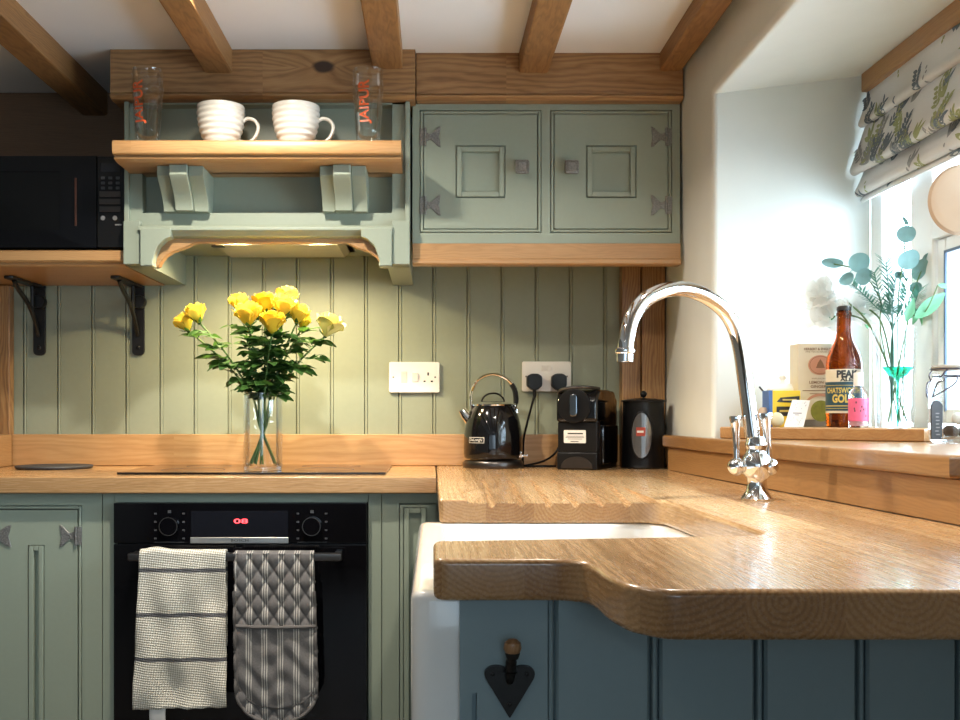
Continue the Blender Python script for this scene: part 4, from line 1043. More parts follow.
# ------------------------------------------------------------------ cafetiere
JC = Vector((PX(643.5, 2.85), 2.85, .9003))
cf = thing('cafetiere', JC, 'black cafetiere jug with oval glass windows in the corner', 'cafetiere')
def jr(z): return .0600 - .0035 * min(1, z / .18) + .0018 * max(0, 1 - z / .02)
pr = [(0, 0), (.060, 0), (.0625, .004)] + [(jr(z), z) for z in (.01, .03, .06, .09, .12, .15, .18)] + [(.0572, .184), (.0545, .185), (0, .185)]
part('holder', MB().lathe(pr, JC, 56), M['blackplastic'], cf)
a0 = -PI / 2 - .30
def ov_pt(rho, th, e):
    a = a0 + .50 * rho * math.cos(th); z = .092 + .063 * rho * math.sin(th); r = jr(z) + e
    return (JC.x + r * math.cos(a), JC.y + r * math.sin(a), JC.z + z)
b = MB().grid(lambda u, v: ov_pt(v, u * 2 * PI, .0008), 36, 5)
wn = part('oval_window', b, plain('jug_glass', (.34, .32, .30, 1), .06, .55, coat=1.0, bscale=9, var=.35), cf, 'oval window showing grey glass jug', ang=180)
b = MB().tube([ov_pt(1.02, 2 * PI * k / 40, .0008) for k in range(41)], .0022, 6); part('window_rim', b, M['blackplastic'], wn)
b = MB(); b.grid(lambda u, v: ov_pt(1, 0, 0) if False else (JC.x + (jr(.1) + .0018) * math.cos(a0 - .24 + .42 * u), JC.y + (jr(.1) + .0018) * math.sin(a0 - .24 + .42 * u), JC.z + .090 + .024 * v), 8, 2)
part('red_label', b, plain('red_label', (.42, .06, .035, 1), .5), wn, 'small red label', ang=180)
b = MB(); b.grid(lambda u, v: (JC.x + (jr(.1) + .0023) * math.cos(a0 - .20 + .30 * u), JC.y + (jr(.1) + .0023) * math.sin(a0 - .20 + .30 * u), JC.z + .099 + .006 * v), 8, 2)
part('label_stripe', b, M['paper'], wn, ang=180)
b = MB(); b.lathe([(0, .195), (.03, .194), (.056, .190), (.0625, .188), (.0625, .185), (.05, .184), (0, .184)], JC, 48); ldj = part('lid', b, M['blackplastic'], cf)
b = MB(); b.tube([JC + Vector((0, 0, .19)), JC + Vector((0, 0, .20))], .003, 8); b.sphere(JC + Vector((0, 0, .206)), .0095, 18); part('plunger_knob', b, M['blackplastic'], ldj)
b = MB(); b.tube(bez([JC + Vector((.025, .048, .165)), JC + Vector((.034, .064, .160)), JC + Vector((.036, .070, .12)), JC + Vector((.035, .068, .06)), JC + Vector((.026, .050, .025))], 6), .009, 10, flat=.6); part('handle', b, M['blackplastic'], cf)

# ------------------------------------------------------------------ Belfast sink, cabinet, heart knob
sk = thing('butler_sink', (.2, 1.46, .62), 'white ceramic butler sink with exposed front set into the worktop', 'sink')
oS = round_poly([(-.0235, 1.10), (.45, 1.10), (.45, 1.84), (-.0235, 1.84)], [.03, .03, .03, .03], 6)
iS = round_poly([(.024, 1.145), (.405, 1.145), (.405, 1.795), (.024, 1.795)], [.05, .05, .05, .05], 6)
b = curve_slab([oS, iS], .66, .856, .010)
b2 = curve_slab([oS], .62, .68, .009); b.merge(b2)
part('basin', b, M['ceramic'], sk, ang=60)
b = MB().lathe([(0, .682), (.035, .682), (.043, .6815), (.043, .680), (0, .680)], (.21, 1.5, 0), 32); part('waste', b, M['chrome'], sk, 'chrome waste ring')
sb = thing('sink_cabinet', (.36, 1.09, 0), 'blue shaded sage boarded cabinet panel below the front of the shaped worktop', 'cabinet')
YP0, YP1 = 1.082, 1.098
b = MB()
lines = [PX(551, YP0), PX(655, YP0), PX(760, YP0), PX(862, YP0), PX(962, YP0)]
xs = [.0295] + lines + [.672]
def board(b, xa, xb, z0, z1):
    e = .0018
    b.prism([(xa + e, YP0 + .004), (xa + e + .003, YP0), (xb - e - .003, YP0), (xb - e, YP0 + .004), (xb - e, YP1), (xa + e, YP1)], 'XY', z0, z1)
for k, (xa, xb) in enumerate(zip(xs, xs[1:])):
    if k == 0: continue
    board(b, xa + .0035, xb - .0035, .0, .8558)
    if k < len(xs) - 1: b.prism([(xa - .0035, YP0 + .005), (xa - .002, YP0 + .001), (xa, YP0), (xa + .002, YP0 + .001), (xa + .0035, YP0 + .005), (xa + .0035, YP1), (xa - .0035, YP1)], 'XY', 0, .8558)
b.box(.0295, .672, YP1 - .006, YP1 + .0, 0, .8558)
part('boarding', b, M['isle'], sb)
xa, xb = .0295, lines[0] - .0035; sx0, sx1, sz = PX(471.8, YP0), PX(476.8, YP0), PZ(693, YP0)
b = MB(); b.box(xa, sx0, YP0, YP1 - .006, .1, .8558); b.box(sx1, xb, YP0, YP1 - .006, .1, .8558); b.box(sx0, sx1, YP0, YP1 - .006, sz, .8558); b.box(sx0, sx1, YP0, YP1 - .006, .1, .25)
dr = part('door', b, M['isle'], sb)
b = MB(); b.box(.0295, .64, 1.102, 2.44, 0, .10); b.box(0.0, .02, 1.12, 2.44, .0, .60); b.box(.46, .64, 1.105, 2.44, .10, .8555); b.box(.03, .46, 1.86, 2.44, .10, .8555)
part('carcass', b, M['isle'], sb)
HX, HZ = PX(509.5, 1.08), PZ(690, 1.08)
hp = []
for k in range(41):
    t_ = 2 * PI * k / 40; x = 16 * math.sin(t_) ** 3; y = 13 * math.cos(t_) - 5 * math.cos(2 * t_) - 2 * math.cos(3 * t_) - math.cos(4 * t_)
    hp.append((x, y))
hl = [(0, -27.5), (-24.5, 13), (-25.5, 19), (-21, 24), (-13, 25.5), (-5, 24), (0, 19), (5, 24), (13, 25.5), (21, 24), (25.5, 19), (24.5, 13)]
hl = round_poly([(HX + x * .00106, HZ + y * .00106) for x, y in hl], [.002, .004, .004, .004, .004, .003, .001, .003, .004, .004, .004, .004], 3)
b = MB().prism(hl, 'XZ', YP0 - .0065, YP0 - .0005, .0022, 2)
for x, y in ((-17, 17), (17, 17), (0, -13)): b.sphere((HX + x * .00106, YP0 - .007, HZ + y * .00106), (.0024, .0014, .0024), 10)
hk = part('heart_plate', b, M['iron'], dr, 'black iron heart backplate')
b = MB(); zt = PZ(646, 1.07)
b.tube(bez([(HX, YP0 - .004, HZ + .010), (HX, YP0 - .016, HZ + .022), (HX, YP0 - .024, HZ + .034), (HX + .001, YP0 - .030, zt - .007)], 6), [.0045] * 4 + [.0052] * 5 + [.0058] * 5 + [.0050] * 5, 12)
b.lathe([(.0045, -.0015), (.0075, 0), (.0045, .0015)], (HX, YP0 - .016, HZ + .022), 14)
b.lathe([(0, -.004), (.006, -.003), (.0078, .002), (.0075, .004), (0, .004)], (HX + .001, YP0 - .030, zt - .006), 16)
b.lathe([(0, -.0085), (.004, -.008), (.0075, -.005), (.0095, 0), (.0085, .0055), (.0045, .0090), (0, .0097)], (HX + .001, YP0 - .030, zt + .002), 20, mi=1)
kn = part('heart_knob', b, [M['iron'], M['knobwood']], dr, 'wooden ball knob on a black iron stem')

# ------------------------------------------------------------------ tap
TC = Vector((.566, 1.776, .9003))
tp = thing('mixer_tap', TC, 'tall chrome swan neck mixer tap with two horn shaped levers', 'tap')
s_ = 1.776 / FPX
pr = [(0, 0), (.0270, 0), (.0275, .003), (.0235, .008), (.0185, .016), (.0165, .028), (.0165, .036), (.0190, .040), (.0245, .046), (.0275, .056), (.0275, .064), (.0245, .074), (.0200, .080), (.0185, .084), (.0185, .090), (.0200, .093), (.0200, .098), (.0185, .101), (.0180, .106), (.0165, .110), (0, .112)]
lean = Matrix.Identity(4)
part('pillar', MB().lathe(pr, TC, 40), M['chrome'], tp)
pth = [(752.5, 437, 1.776), (749, 410, 1.776), (745, 380, 1.775), (741, 352, 1.772), (735.5, 330, 1.768), (724.5, 311, 1.76), (706, 296.5, 1.745), (684, 289, 1.73), (664, 290.5, 1.715), (645, 300, 1.70), (632.5, 317, 1.69), (627, 337, 1.685), (625, 352, 1.683)]
b = MB().tube(bez([P(*q) for q in pth], 6), .0130, 20)
spo = part('spout', b, M['chrome'], tp, ang=60)
e = P(625, 355, 1.683); b = MB().lathe([(0, -.012), (.0125, -.012), (.0135, -.010), (.0135, .002), (.0160, .004), (.0165, .007), (.0160, .010), (.0130, .012), (0, .012)], e, 24); part('aerator', b, M['chrome'], spo)
for px_, bx, top, yy in ((736.5, -1, (735.5, 416), 1.775), (769.5, 1, (765.5, 413), 1.765)):
    c = P(px_, 466.5, yy); b = MB(); b.sphere(c, .0155, 22); b.tube([TC + Vector((0, 0, .060)), c], .010, 14)
    tt = P(top[0], top[1], yy); d = tt - c
    b.tube([c + d * k for k in (.1, .25, .45, .65, .85, .97, 1.0)], [.0062, .0056, .0058, .0068, .0086, .0112, .0105], 18)
    part('lever', b, M['chrome'], tp, ang=60)

# ------------------------------------------------------------------ roman blind
bl = thing('roman_blind', (1.02, 1.8, 1.56), 'folded roman blind in leaf print fabric hanging in the window', 'blind')
Y0, Y1 = 1.13, 2.452
part('batten', MB().box(1.030, 1.060, Y0, Y1 - .004, 1.822, 1.866, .002), M['oakY'], bl, 'oak batten along the top')
prof = [(1.044, 1.826), (1.040, 1.80), (1.030, 1.765), (1.024, 1.748), (1.028, 1.740), (1.040, 1.742), (1.050, 1.756), (1.048, 1.758), (1.040, 1.735), (1.026, 1.690), (1.012, 1.650), (1.007, 1.634), (1.013, 1.624), (1.028, 1.628), (1.046, 1.650), (1.048, 1.652), (1.042, 1.635), (1.028, 1.602), (1.020, 1.586), (1.022, 1.576), (1.032, 1.573), (1.046, 1.588), (1.048, 1.590), (1.042, 1.578), (1.032, 1.566), (1.034, 1.559), (1.046, 1.564)]
pc = bez([Vector((x, 0, z)) for x, z in prof], 4)
S = [0]
for a, c in zip(pc, pc[1:]): S.append(S[-1] + (c - a).length)
def bpt(s, y, e=0.0):
    s = max(0, min(S[-1] - 1e-6, s)); i = 0
    while S[i + 1] < s: i += 1
    t = (s - S[i]) / (S[i + 1] - S[i]); p = pc[i].lerp(pc[i + 1], t); d = (pc[i + 1] - pc[i]).normalized()
    n = Vector((d.z, 0, -d.x))          # towards the room
    w = .0025 * math.sin(y * 11 + s * 9)
    return Vector((p.x + n.x * e + w, y, p.z + n.z * e))
b = MB().grid(lambda u, v: bpt(S[-1] * v, Y0 + (Y1 - Y0) * u), 60, 130)
fb = part('fabric', b, [M['fabric']], bl, ang=180)
md = fb.modifiers.new('t', 'SOLIDIFY'); md.thickness = .002; md.offset = 0
pb = MB(); rb = random.Random(5)
def leafshape(cs, cy, ang, L, W, mi):
    n = 7; top_ = []; bot = []
    for k in range(n + 1):
        t = k / n; w = W * math.sin(PI * t) ** .8 * .5; cx = L * (t - .0); bend = .12 * L * t * t
        top_.append((cx, w + bend)); bot.append((cx, -w + bend))
    ca, sa = math.cos(ang), math.sin(ang); vs = []
    for q in top_ + bot: vs.append(bpt(cs + (q[0] * sa - q[1] * ca) * -1, cy + q[0] * ca + q[1] * sa, .0020))
    fs = [[k, k + 1, n + 1 + k + 1, n + 1 + k] for k in range(n)]
    pb.add(vs, fs, mi)
vis = [(0, S[-1])]
for k in range(165):
    cs = rb.uniform(.004, S[-1] - .012); cy = rb.uniform(1.5, Y1 - .03); mi = rb.choice((0, 0, 1, 1, 2)); ang = rb.uniform(.6, 2.5)
    kind = rb.random()
    if kind < .45:          # a twig of paired leaves
        ln = rb.uniform(.05, .09); leafshape(cs, cy, ang, ln, .0022, mi)
        for q in range(5):
            t = (q + 1) / 6; oy = cy + math.cos(ang) * ln * t; os_ = cs - math.sin(ang) * ln * t
            for sd in (-1, 1): leafshape(os_, oy, ang + sd * .8, rb.uniform(.018, .028), .0095, mi)
    elif kind < .8:
        for q in (-.5, 0, .45): leafshape(cs, cy, ang + q, rb.uniform(.035, .060), rb.uniform(.008, .014), mi)
    else:
        ln = rb.uniform(.05, .08)
        for q in range(6):
            t = q / 5; leafshape(cs - math.sin(ang) * ln * t, cy + math.cos(ang) * ln * t + (.005 if q % 2 else -.005), ang + (.5 if q % 2 else -.5), .010, .008, mi)
part('leaf_print', pb, [M['p_olive'], M['p_slate'], M['p_grey']], fb, ang=180)

# ------------------------------------------------------------------ things on the sill board
ZT = 1.0212
def box_front(x0, x1, y, z0, z1, th): return MB().box(x0, x1, y, y + th, z0, z1, .0008, 1)
# kraft tea carton
tx0, tx1, ty = PX(798, 2.31), PX(839, 2.31), 2.31; tz1 = PZ(343.5, 2.31)
tb = thing('tea_carton', ((tx0 + tx1) / 2, ty, ZT), 'tall beige tea carton with round brown emblem behind the beer bottle', 'tea box')
part('carton', box_front(tx0, tx1, ty, ZT, tz1, .055), M['cream'], tb)
cx = (tx0 + tx1) / 2; s_ = 2.31 / FPX; yf = ty - .0006
def zpx(y): return PZ(y, 2.31)
b = MB(); text_on(b, text('HERBERT & ENGLISH', .0075, w=.066, bold=.0002), (cx, yf, zpx(349)), (1, 0, 0), (0, 0, 1)); text_on(b, text('FINE TEAS & INFUSIONS', .005, w=.058), (cx, yf, zpx(351.8)), (1, 0, 0), (0, 0, 1))
text_on(b, text('INFUSION', .0045, w=.030), (cx, yf, zpx(378.5)), (1, 0, 0), (0, 0, 1))
text_on(b, text('LEMON &', .0085, w=.042, bold=.0002), (cx, yf, zpx(382.3)), (1, 0, 0), (0, 0, 1)); text_on(b, text('GINGER', .0085, w=.036, bold=.0002), (cx, yf, zpx(386.5)), (1, 0, 0), (0, 0, 1))
b.box(cx - .036, cx + .036, yf, ty, zpx(391), zpx(390.2)); b.box(cx - .020, cx + .020, yf, ty, zpx(394), zpx(393.4))
part('lettering', b, M['brownink'], tb)
b = MB(); b.lathe([(0, 0), (.0275, 0), (.0275, .0006), (0, .0008)], (cx + .004, ty, zpx(365)), 40, M=Matrix.Scale(.82, 4, (0, 0, 1)) @ Matrix.Rotation(PI / 2, 4, 'X')); em = part('emblem', b, M['salmon'], tb, 'round brown emblem')
b = MB(); b.lathe([(.0235, .0009), (.0245, .0009), (.0245, .0011), (.0235, .0011), (.0235, .0009)], (cx + .004, ty, zpx(365)), 40, M=Matrix.Scale(.82, 4, (0, 0, 1)) @ Matrix.Rotation(PI / 2, 4, 'X'))
b.prism([(cx - .006, zpx(368)), (cx + .014, zpx(368)), (cx + .010, zpx(363)), (cx + .004, zpx(359)), (cx - .002, zpx(363))], 'XZ', ty - .0011, ty - .0009); part('emblem_outline', b, M['brownink'], em)
b = MB(); arc = [(cx + .004 + .034 * math.cos(a), zpx(405) + .026 * math.sin(a) - .0) for a in [PI * k / 16 for k in range(17)]]
b.prism(arc + [(cx - .030, zpx(404)), (cx + .038, zpx(404))][:0] + [(cx + .004 + .029 * math.cos(a), zpx(405) + .020 * math.sin(a)) for a in [PI * (16 - k) / 16 for k in range(17)]], 'XZ', ty - .0007, ty - .0001); part('printed_arch', b, M['salmon'], tb)
b = MB(); b.lathe([(0, 0), (.024, 0), (.024, .0006), (0, .0008)], (cx + .006, ty, zpx(411)), 36, M=Matrix.Rotation(PI / 2, 4, 'X')); part('printed_fruit', b, M['olive'], tb)
b = MB().box(tx0 + .001, tx1 - .001, ty - .0005, ty, ZT + .0005, ZT + .016); part('printed_band', b, plain('grey_band', (.22, .20, .18, 1), .6), tb)
# yellow and blue box
bx0, bx1, by = PX(769.5, 2.29), PX(801, 2.29), 2.293
yb = thing('tea_box', ((bx0 + bx1) / 2, by, ZT), 'small yellow and blue tea box left of the beige carton', 'tea box')
zt_ = PZ(390.5, 2.29)
part('carton', box_front(bx0, bx1, by, ZT, zt_, .045), M['yellow'], yb)
part('blue_edge', MB().box(bx0 - .0004, PX(773, 2.29), by - .0005, by + .0455, ZT + .0002, zt_ + .0004), M['blue'], yb, 'blue end of the box')
b = MB(); b.prism([(PX(777, 2.29), PZ(402, 2.29)), (PX(781, 2.29), PZ(397.5, 2.29)), (PX(800, 2.29), PZ(396, 2.29)), (PX(800, 2.29), PZ(403, 2.29))], 'XZ', by - .0007, by); b.box(PX(777, 2.29), PX(800, 2.29), by - .0007, by, PZ(416, 2.29), PZ(406.5, 2.29)); part('dark_print', b, M['ink'], yb)
b = MB(); b.box(PX(780, 2.29), PX(795, 2.29), by - .0011, by - .0006, PZ(412, 2.29), PZ(410, 2.29)); b.box(PX(783, 2.29), PX(797, 2.29), by - .0011, by - .0006, PZ(400.5, 2.29), PZ(399, 2.29)); part('pale_print', b, M['gold'], yb)
# white lidded pot behind
pc_ = Vector((PX(783, 2.372), 2.372, ZT))
wp = thing('lidded_pot', pc_, 'white lidded pot half hidden behind the yellow tea box', 'pot')
part('body', MB().lathe([(0, 0), (.026, 0), (.032, .01), (.034, .04), (.033, .075), (.031, .082), (0, .082)], pc_, 32), M['ceramic'], wp)
part('lid', MB().lathe([(.032, .082), (.036, .083), (.036, .087), (.024, .097), (.008, .102), (.006, .107), (.009, .112), (.009, .117), (.005, .121), (0, .1215)], pc_, 32), M['ceramic'], wp)
b = MB().tube(bez([pc_ + Vector((-.031, -.005, .070)), pc_ + Vector((-.048, -.012, .080)), pc_ + Vector((-.060, -.016, .092))], 6), .0022, 8); part('wire_handle', b, M['darksteel'], wp)
b = MB(); k0 = Vector((PX(765.5, 2.30), 2.315, ZT)); b.lathe([(0, 0), (.011, 0), (.0125, .012), (.0125, .030), (.010, .040), (.006, .044), (0, .0445)], k0, 18)
single('cork_stopper', b, M['tan'], k0, 'tan stopper shaped piece at the left of the yellow tea box', 'stopper')
b = MB(); k1 = Vector((PX(778, 2.255), 2.262, ZT)); b.sphere(k1 + Vector((0, 0, .0165)), (.0155, .011, .0165), 22)
single('cream_pebble', b, plain('cream_wax', (.62, .56, .36, 1), .5), k1, 'rounded cream pebble in front of the yellow tea box', 'pebble')
# leaning printed card
cA = [P(792.5, 400, 2.272), P(810, 400.5, 2.272), P(803.5, 428.4, 2.240), P(784, 428.2, 2.240)]
for q in cA[2:]: q.z = ZT + .0004
b = MB(); off = Vector((0, .0012, .0004)); b.add(cA + [q + off for q in cA], [[0, 1, 2, 3], [7, 6, 5, 4], [0, 4, 5, 1], [1, 5, 6, 2], [2, 6, 7, 3], [3, 7, 4, 0]])
cd = single('printed_card', b, M['paper'], ((cA[2] + cA[3]) / 2), 'small cream printed card leaning on the tea boxes', 'card')
b = MB(); ux = (cA[1] - cA[0]); uy = (cA[0] - cA[3]); nn = ux.cross(uy).normalized() * .0006
rc_ = random.Random(3)
def cpt(u, v): return cA[3] + ux * u + uy * v + nn
for k in range(46):
    v = rc_.choice((rc_.uniform(.62, .92), rc_.uniform(.06, .36))); u = rc_.uniform(.1, .86); a = rc_.uniform(0, 3); w = .03
    b.add([cpt(u, v), cpt(u + w * math.cos(a) + .02, v + w * math.sin(a)), cpt(u + w * math.cos(a), v + w * math.sin(a) + .02)], [[0, 1, 2]])
b.add([cpt(.25, .50), cpt(.75, .50), cpt(.75, .53), cpt(.25, .53)], [[0, 1, 2, 3]]); b.add([cpt(.38, .44), cpt(.62, .44), cpt(.62, .46), cpt(.38, .46)], [[0, 1, 2, 3]])
part('print', b, plain('mauve_ink', (.20, .14, .16, 1), .6), cd)
# beer bottle
BC = Vector((PX(844, 2.235), 2.235, ZT))
bb = thing('beer_bottle', BC, 'brown glass ale bottle with navy and gold label on the sill board', 'bottle')
bp = [(0, .004), (.028, .003), (.034, 0), (.0365, .004), (.0373, .012), (.0373, .120), (.0370, .140), (.0345, .156), (.0290, .170), (.0220, .184), (.0175, .196), (.0155, .212), (.0145, .235), (.0140, .243), (.0158, .244), (.0160, .250), (.0142, .252), (.0140, .258), (0, .259)]
part('glass', MB().lathe(bp, BC, 44), M['amber'], bb, 'amber brown glass')
part('cap', MB().lathe([(.0150, .2555), (.0155, .257), (.0150, .263), (.012, .2655), (0, .266)], BC, 24), M['darksteel'], bb)
a0 = -PI / 2 - .40
def cylpatch(c, r, a, w, z0, z1, nu=28): return MB().grid(lambda u, v: (c.x + r * math.cos(a + w * (u - .5)), c.y + r * math.sin(a + w * (u - .5)), c.z + z0 + (z1 - z0) * v), nu, 2)
lb = part('label', cylpatch(BC, .0377, a0, 3.9, .031, .126), M['cream'], bb, 'cream paper label', ang=180)
part('label_panel', cylpatch(BC, .0380, a0, 3.0, .036, .0985), M['navy'], lb, 'navy panel', ang=180)
b = MB(); a1 = -PI / 2 - .18
text_cyl(b, text('PEAK', .021, w=.046, bold=.0012), (BC.x, BC.y), .0383, a1, ZT + .1155); text_cyl(b, text('ALES', .010, w=.032, bold=.0004), (BC.x, BC.y), .0383, a1, ZT + .1035); part('brand_lettering', b, M['ink'], lb)
b = MB(); text_cyl(b, text('CHATSWORTH', .0165, w=.078, bold=.0004), (BC.x, BC.y), .0384, a0 - .04, ZT + .080); text_cyl(b, text('GOLD', .024, w=.048, bold=.0010), (BC.x, BC.y), .0384, a0 - .02, ZT + .0625)
b.merge(cylpatch(BC, .0383, a0, 2.6, .0455, .0475)); b.merge(cylpatch(BC, .0383, a0, 2.6, .0405, .0415)); b.merge(cylpatch(BC, .0383, a0, 2.6, .0905, .0915)); part('gold_lettering', b, M['gold'], lb)
part('neck_seal', cylpatch(BC, .0383, a0 + 1.15, .42, .106, .117), M['gold'], lb, ang=180)
# miniature with pink label
SC_ = Vector((PX(858.5, 2.15), 2.15, ZT))
mn = thing('miniature_bottle', SC_, 'small clear bottle with pink label in front of the ale bottle', 'bottle')
part('glass', MB().lathe([(0, 0), (.0185, 0), (.0200, .003), (.0200, .066), (.0180, .075), (.0105, .084), (.0090, .090), (.0090, .100), (0, .101)], SC_, 32), M['glass'], mn)
part('liquid', MB().lathe([(0, .004), (.0185, .004), (.0185, .062), (0, .062)], SC_, 28), plain('pink_gin', (.80, .42, .48, 1), .1), mn)
part('label', cylpatch(SC_, .0204, -PI / 2 - .3, 3.6, .014, .062), M['pink'], mn, 'pink paper label', ang=180)
b = MB(); rc_ = random.Random(9)
for k in range(7):
    a = -PI / 2 + rc_.uniform(-.8, .5); z = rc_.uniform(.020, .056); b.merge(cylpatch(SC_, .0207, a, .12, z, z + .004, 3))
part('print', b, M['ink'], mn)
part('cap', MB().lathe([(.0098, .088), (.0100, .090), (.0100, .114), (.009, .116), (0, .116)], SC_, 20), M['paper'], mn)
# clear vase with flowers
FV = Vector((.980, 2.16, ZT)); FH = .212
fv = thing('flower_vase', FV, 'clear glass vase of white flowers by the window', 'vase')
part('vessel', MB().lathe([(0, 0), (.036, 0), (.038, .003), (.040, .1), (.043, FH), (.0415, FH + .001), (.0405, FH - .002), (.0375, .1), (.0355, .01), (0, .008)], FV, 40), M['glass'], fv)
MO = FV + Vector((0, 0, FH))
def white_flower(px, py, Y, rp, lab, face):
    c = P(px, py, Y); Rr = rp * Y / FPX; ax = Vector(face).normalized(); base_ = c - ax * Rr * .5
    m = MO + Vector((max(-.03, min(.03, (c.x - MO.x) * .4)), max(-.03, min(.03, (c.y - MO.y) * .4)), -.01)); foot = FV + Vector((-(m.x - FV.x) * .6, -(m.y - FV.y) * .6, .012))
    t = thing('white_peony', foot, lab, 'flower', 'white flowers in the window vase')
    part('stem', MB().tube(bez([foot, m, m.lerp(base_, .6) + Vector((0, 0, .02)), base_], 8), .0019, 7), M['stem'], t)
    b = MB(); Mx = Matrix.Translation(base_) @ orient_z(ax)
    for k, rr, hh, fl in ((4, .35, .95, .05), (6, .6, 1.0, .15), (7, .85, .95, .3), (8, 1.05, .75, .45)):
        o = rn.uniform(0, 6)
        for i in range(k): b.merge(petal(o + i * 2 * PI / k + rn.uniform(-.2, .2), Rr * rr * .8, Rr * 1.25 * hh * rn.uniform(.75, 1.15), .62, fl * rn.uniform(.5, 1.3), curl=.2), Mx)
    part('bloom', b, M['peony'], t, ang=180)
    b = MB()
    for k in range(3):
        an = rn.uniform(0, 6); l = leaf_mb(.035, .016, .3); l.xf(Mx @ Matrix.Translation((0, 0, -.004)) @ orient(Vector((math.cos(an), math.sin(an), -.15)))); b.merge(l)
    b.sphere(base_, .006, 10); part('leaves', b, M['bigleaf'], t, ang=180)
white_flower(825, 291, 2.31, 17, 'white peony reaching furthest left and highest over the bottle', (-.6, -.5, .5))
white_flower(830, 315, 2.29, 17, 'white peony low at left beside the bottle neck', (-.5, -.7, .2))
white_flower(866, 308, 2.26, 17, 'white peony just right of the bottle neck', (-.1, -.8, .35))
white_flower(921, 305, 2.20, 11, 'white peony at the right side of the window vase', (.3, -.6, .5))
def euc(nodes, lab, pathpx):
    pts = [P(*q) for q in pathpx]; foot = FV + Vector((.01, .005, .012)); m = MO + Vector((max(-.03, min(.03, (pts[-1].x - MO.x) * .3)), 0, -.01))
    t = thing('eucalyptus_sprig', foot, lab, 'foliage sprig', 'eucalyptus sprigs in the window vase')
    part('stem', MB().tube(bez([foot, m] + pts, 8), .0014, 6), M['stem'], t)
    b = MB()
    for px, py, Y, r, sq, tilt in nodes:
        c = P(px, py, Y); rr = r * Y / FPX
        def fn(u, v):
            th = u * 2 * PI; q = v * (1 + .10 * math.cos(th - PI / 2)); return (rr * q * math.cos(th), -.004 * v * v + .002 * math.cos(2 * th) * v, rr * q * math.sin(th) * sq)
        g = MB().grid(fn, 24, 5); g.xf(Matrix.Translation(c) @ Matrix.Rotation(tilt, 4, 'Y') @ Matrix.Rotation(.35, 4, 'X')); b.merge(g)
        near = min(bez([m] + pts, 8), key=lambda q: (q - c).length); b.tube([near, near.lerp(c, .5) + Vector((0, 0, .004)), c], .0011, 5)
    part('leaves', b, M['euc'], t, ang=180)
euc([(905.5, 234.5, 2.15, 9.5, .9, .2), (908, 260, 2.14, 11.5, .88, -.2), (899, 275, 2.17, 5, .7, .5), (905, 221, 2.15, 5, .35, 1.0)], 'tall eucalyptus sprig with two round leaves one above the other', [(899, 290, 2.16), (904, 255, 2.16), (905, 222, 2.16)])
euc([(832, 263, 2.24, 11, .45, .1), (858.5, 263, 2.19, 10.5, .95, .2), (863, 277, 2.18, 8, 1.1, .1), (846, 279, 2.2, 8, .8, -.4)], 'eucalyptus sprig arching left towards the plaster reveal', [(880, 300, 2.17), (861, 272, 2.20), (834, 264, 2.24)])
euc([(919, 270, 2.2, 7, 1.6, .3), (927, 262, 2.2, 6, 1.5, -.3), (915, 288, 2.2, 6, 1.0, .2)], 'pale eucalyptus sprig in front of the window frame', [(908, 305, 2.18), (917, 282, 2.2), (926, 258, 2.2)])
def fern(pathpx, lab, L, n):
    pts = [P(*q) for q in pathpx]; foot = FV + Vector((-.01, -.005, .012)); pth = bez([foot, MO + Vector((-.005, 0, -.01))] + pts, 10)
    t = thing('fern_sprig', foot, lab, 'foliage sprig', 'feathery sprigs in the window vase')
    part('stem', MB().tube(pth, .0012, 6), M['fern'], t); b = MB(); N = len(pth)
    for k in range(n):
        i = int(N * (.50 + .49 * k / n)); i = min(i, N - 1); p = pth[i]; d = (pth[min(i + 1, N - 1)] - pth[i - 1]).normalized()
        for s in (-1, 1):
            o = (d * .9 + Vector((s * .75, rn.uniform(-.5, .3), 0))).normalized(); l = leaf_mb(L * rn.uniform(.7, 1.15), .0052, .1); l.xf(Matrix.Translation(p) @ orient(o)); b.merge(l)
    part('leaflets', b, M['fern'], t, ang=180)
fern([(890, 305, 2.13), (886, 262, 2.13)], 'feathery green sprig rising upright above the vase', .027, 26)
fern([(903, 305, 2.12), (908, 276, 2.11)], 'feathery green sprig leaning right above the vase', .026, 22)
fern([(893, 300, 2.15), (896, 276, 2.16)], 'feathery green sprig in the middle between two others above the vase', .026, 22)
fern([(882, 305, 2.16), (874, 272, 2.17)], 'feathery green sprig bending slightly left beside the tall upright one', .026, 22)
fern([(912, 308, 2.14), (919, 290, 2.13)], 'short feathery green sprig at the far right of the vase mouth', .024, 18)
fern([(872, 303, 2.21), (852, 284, 2.24)], 'feathery green sprig leaning left behind the bottle neck', .024, 20)
t = thing('leaf_spray', FV + Vector((.012, -.012, .012)), 'broad green leaf spray bending right across the window', 'foliage sprig')
pl_ = bez([FV + Vector((.012, -.012, .012)), MO + Vector((.02, -.01, 0)), P(925, 312, 2.10), P(938, 285, 2.08)], 8)
part('stem', MB().tube(pl_, .0014, 6), M['stem'], t)
b = MB()
for p, d, L, W in ((P(915, 318, 2.10), Vector((.9, 0, .75)), .082, .030), (P(938, 285, 2.08), Vector((.8, 0, -.15)), .022, .012), (P(906, 322, 2.10), Vector((.2, -.3, 1)), .05, .02)):
    l = leaf_mb(L, W, .05); l.xf(Matrix.Translation(p) @ orient(d, Vector((0, -1, .2)))); b.merge(l)
part('leaves', b, M['bigleaf'], t, ang=180)
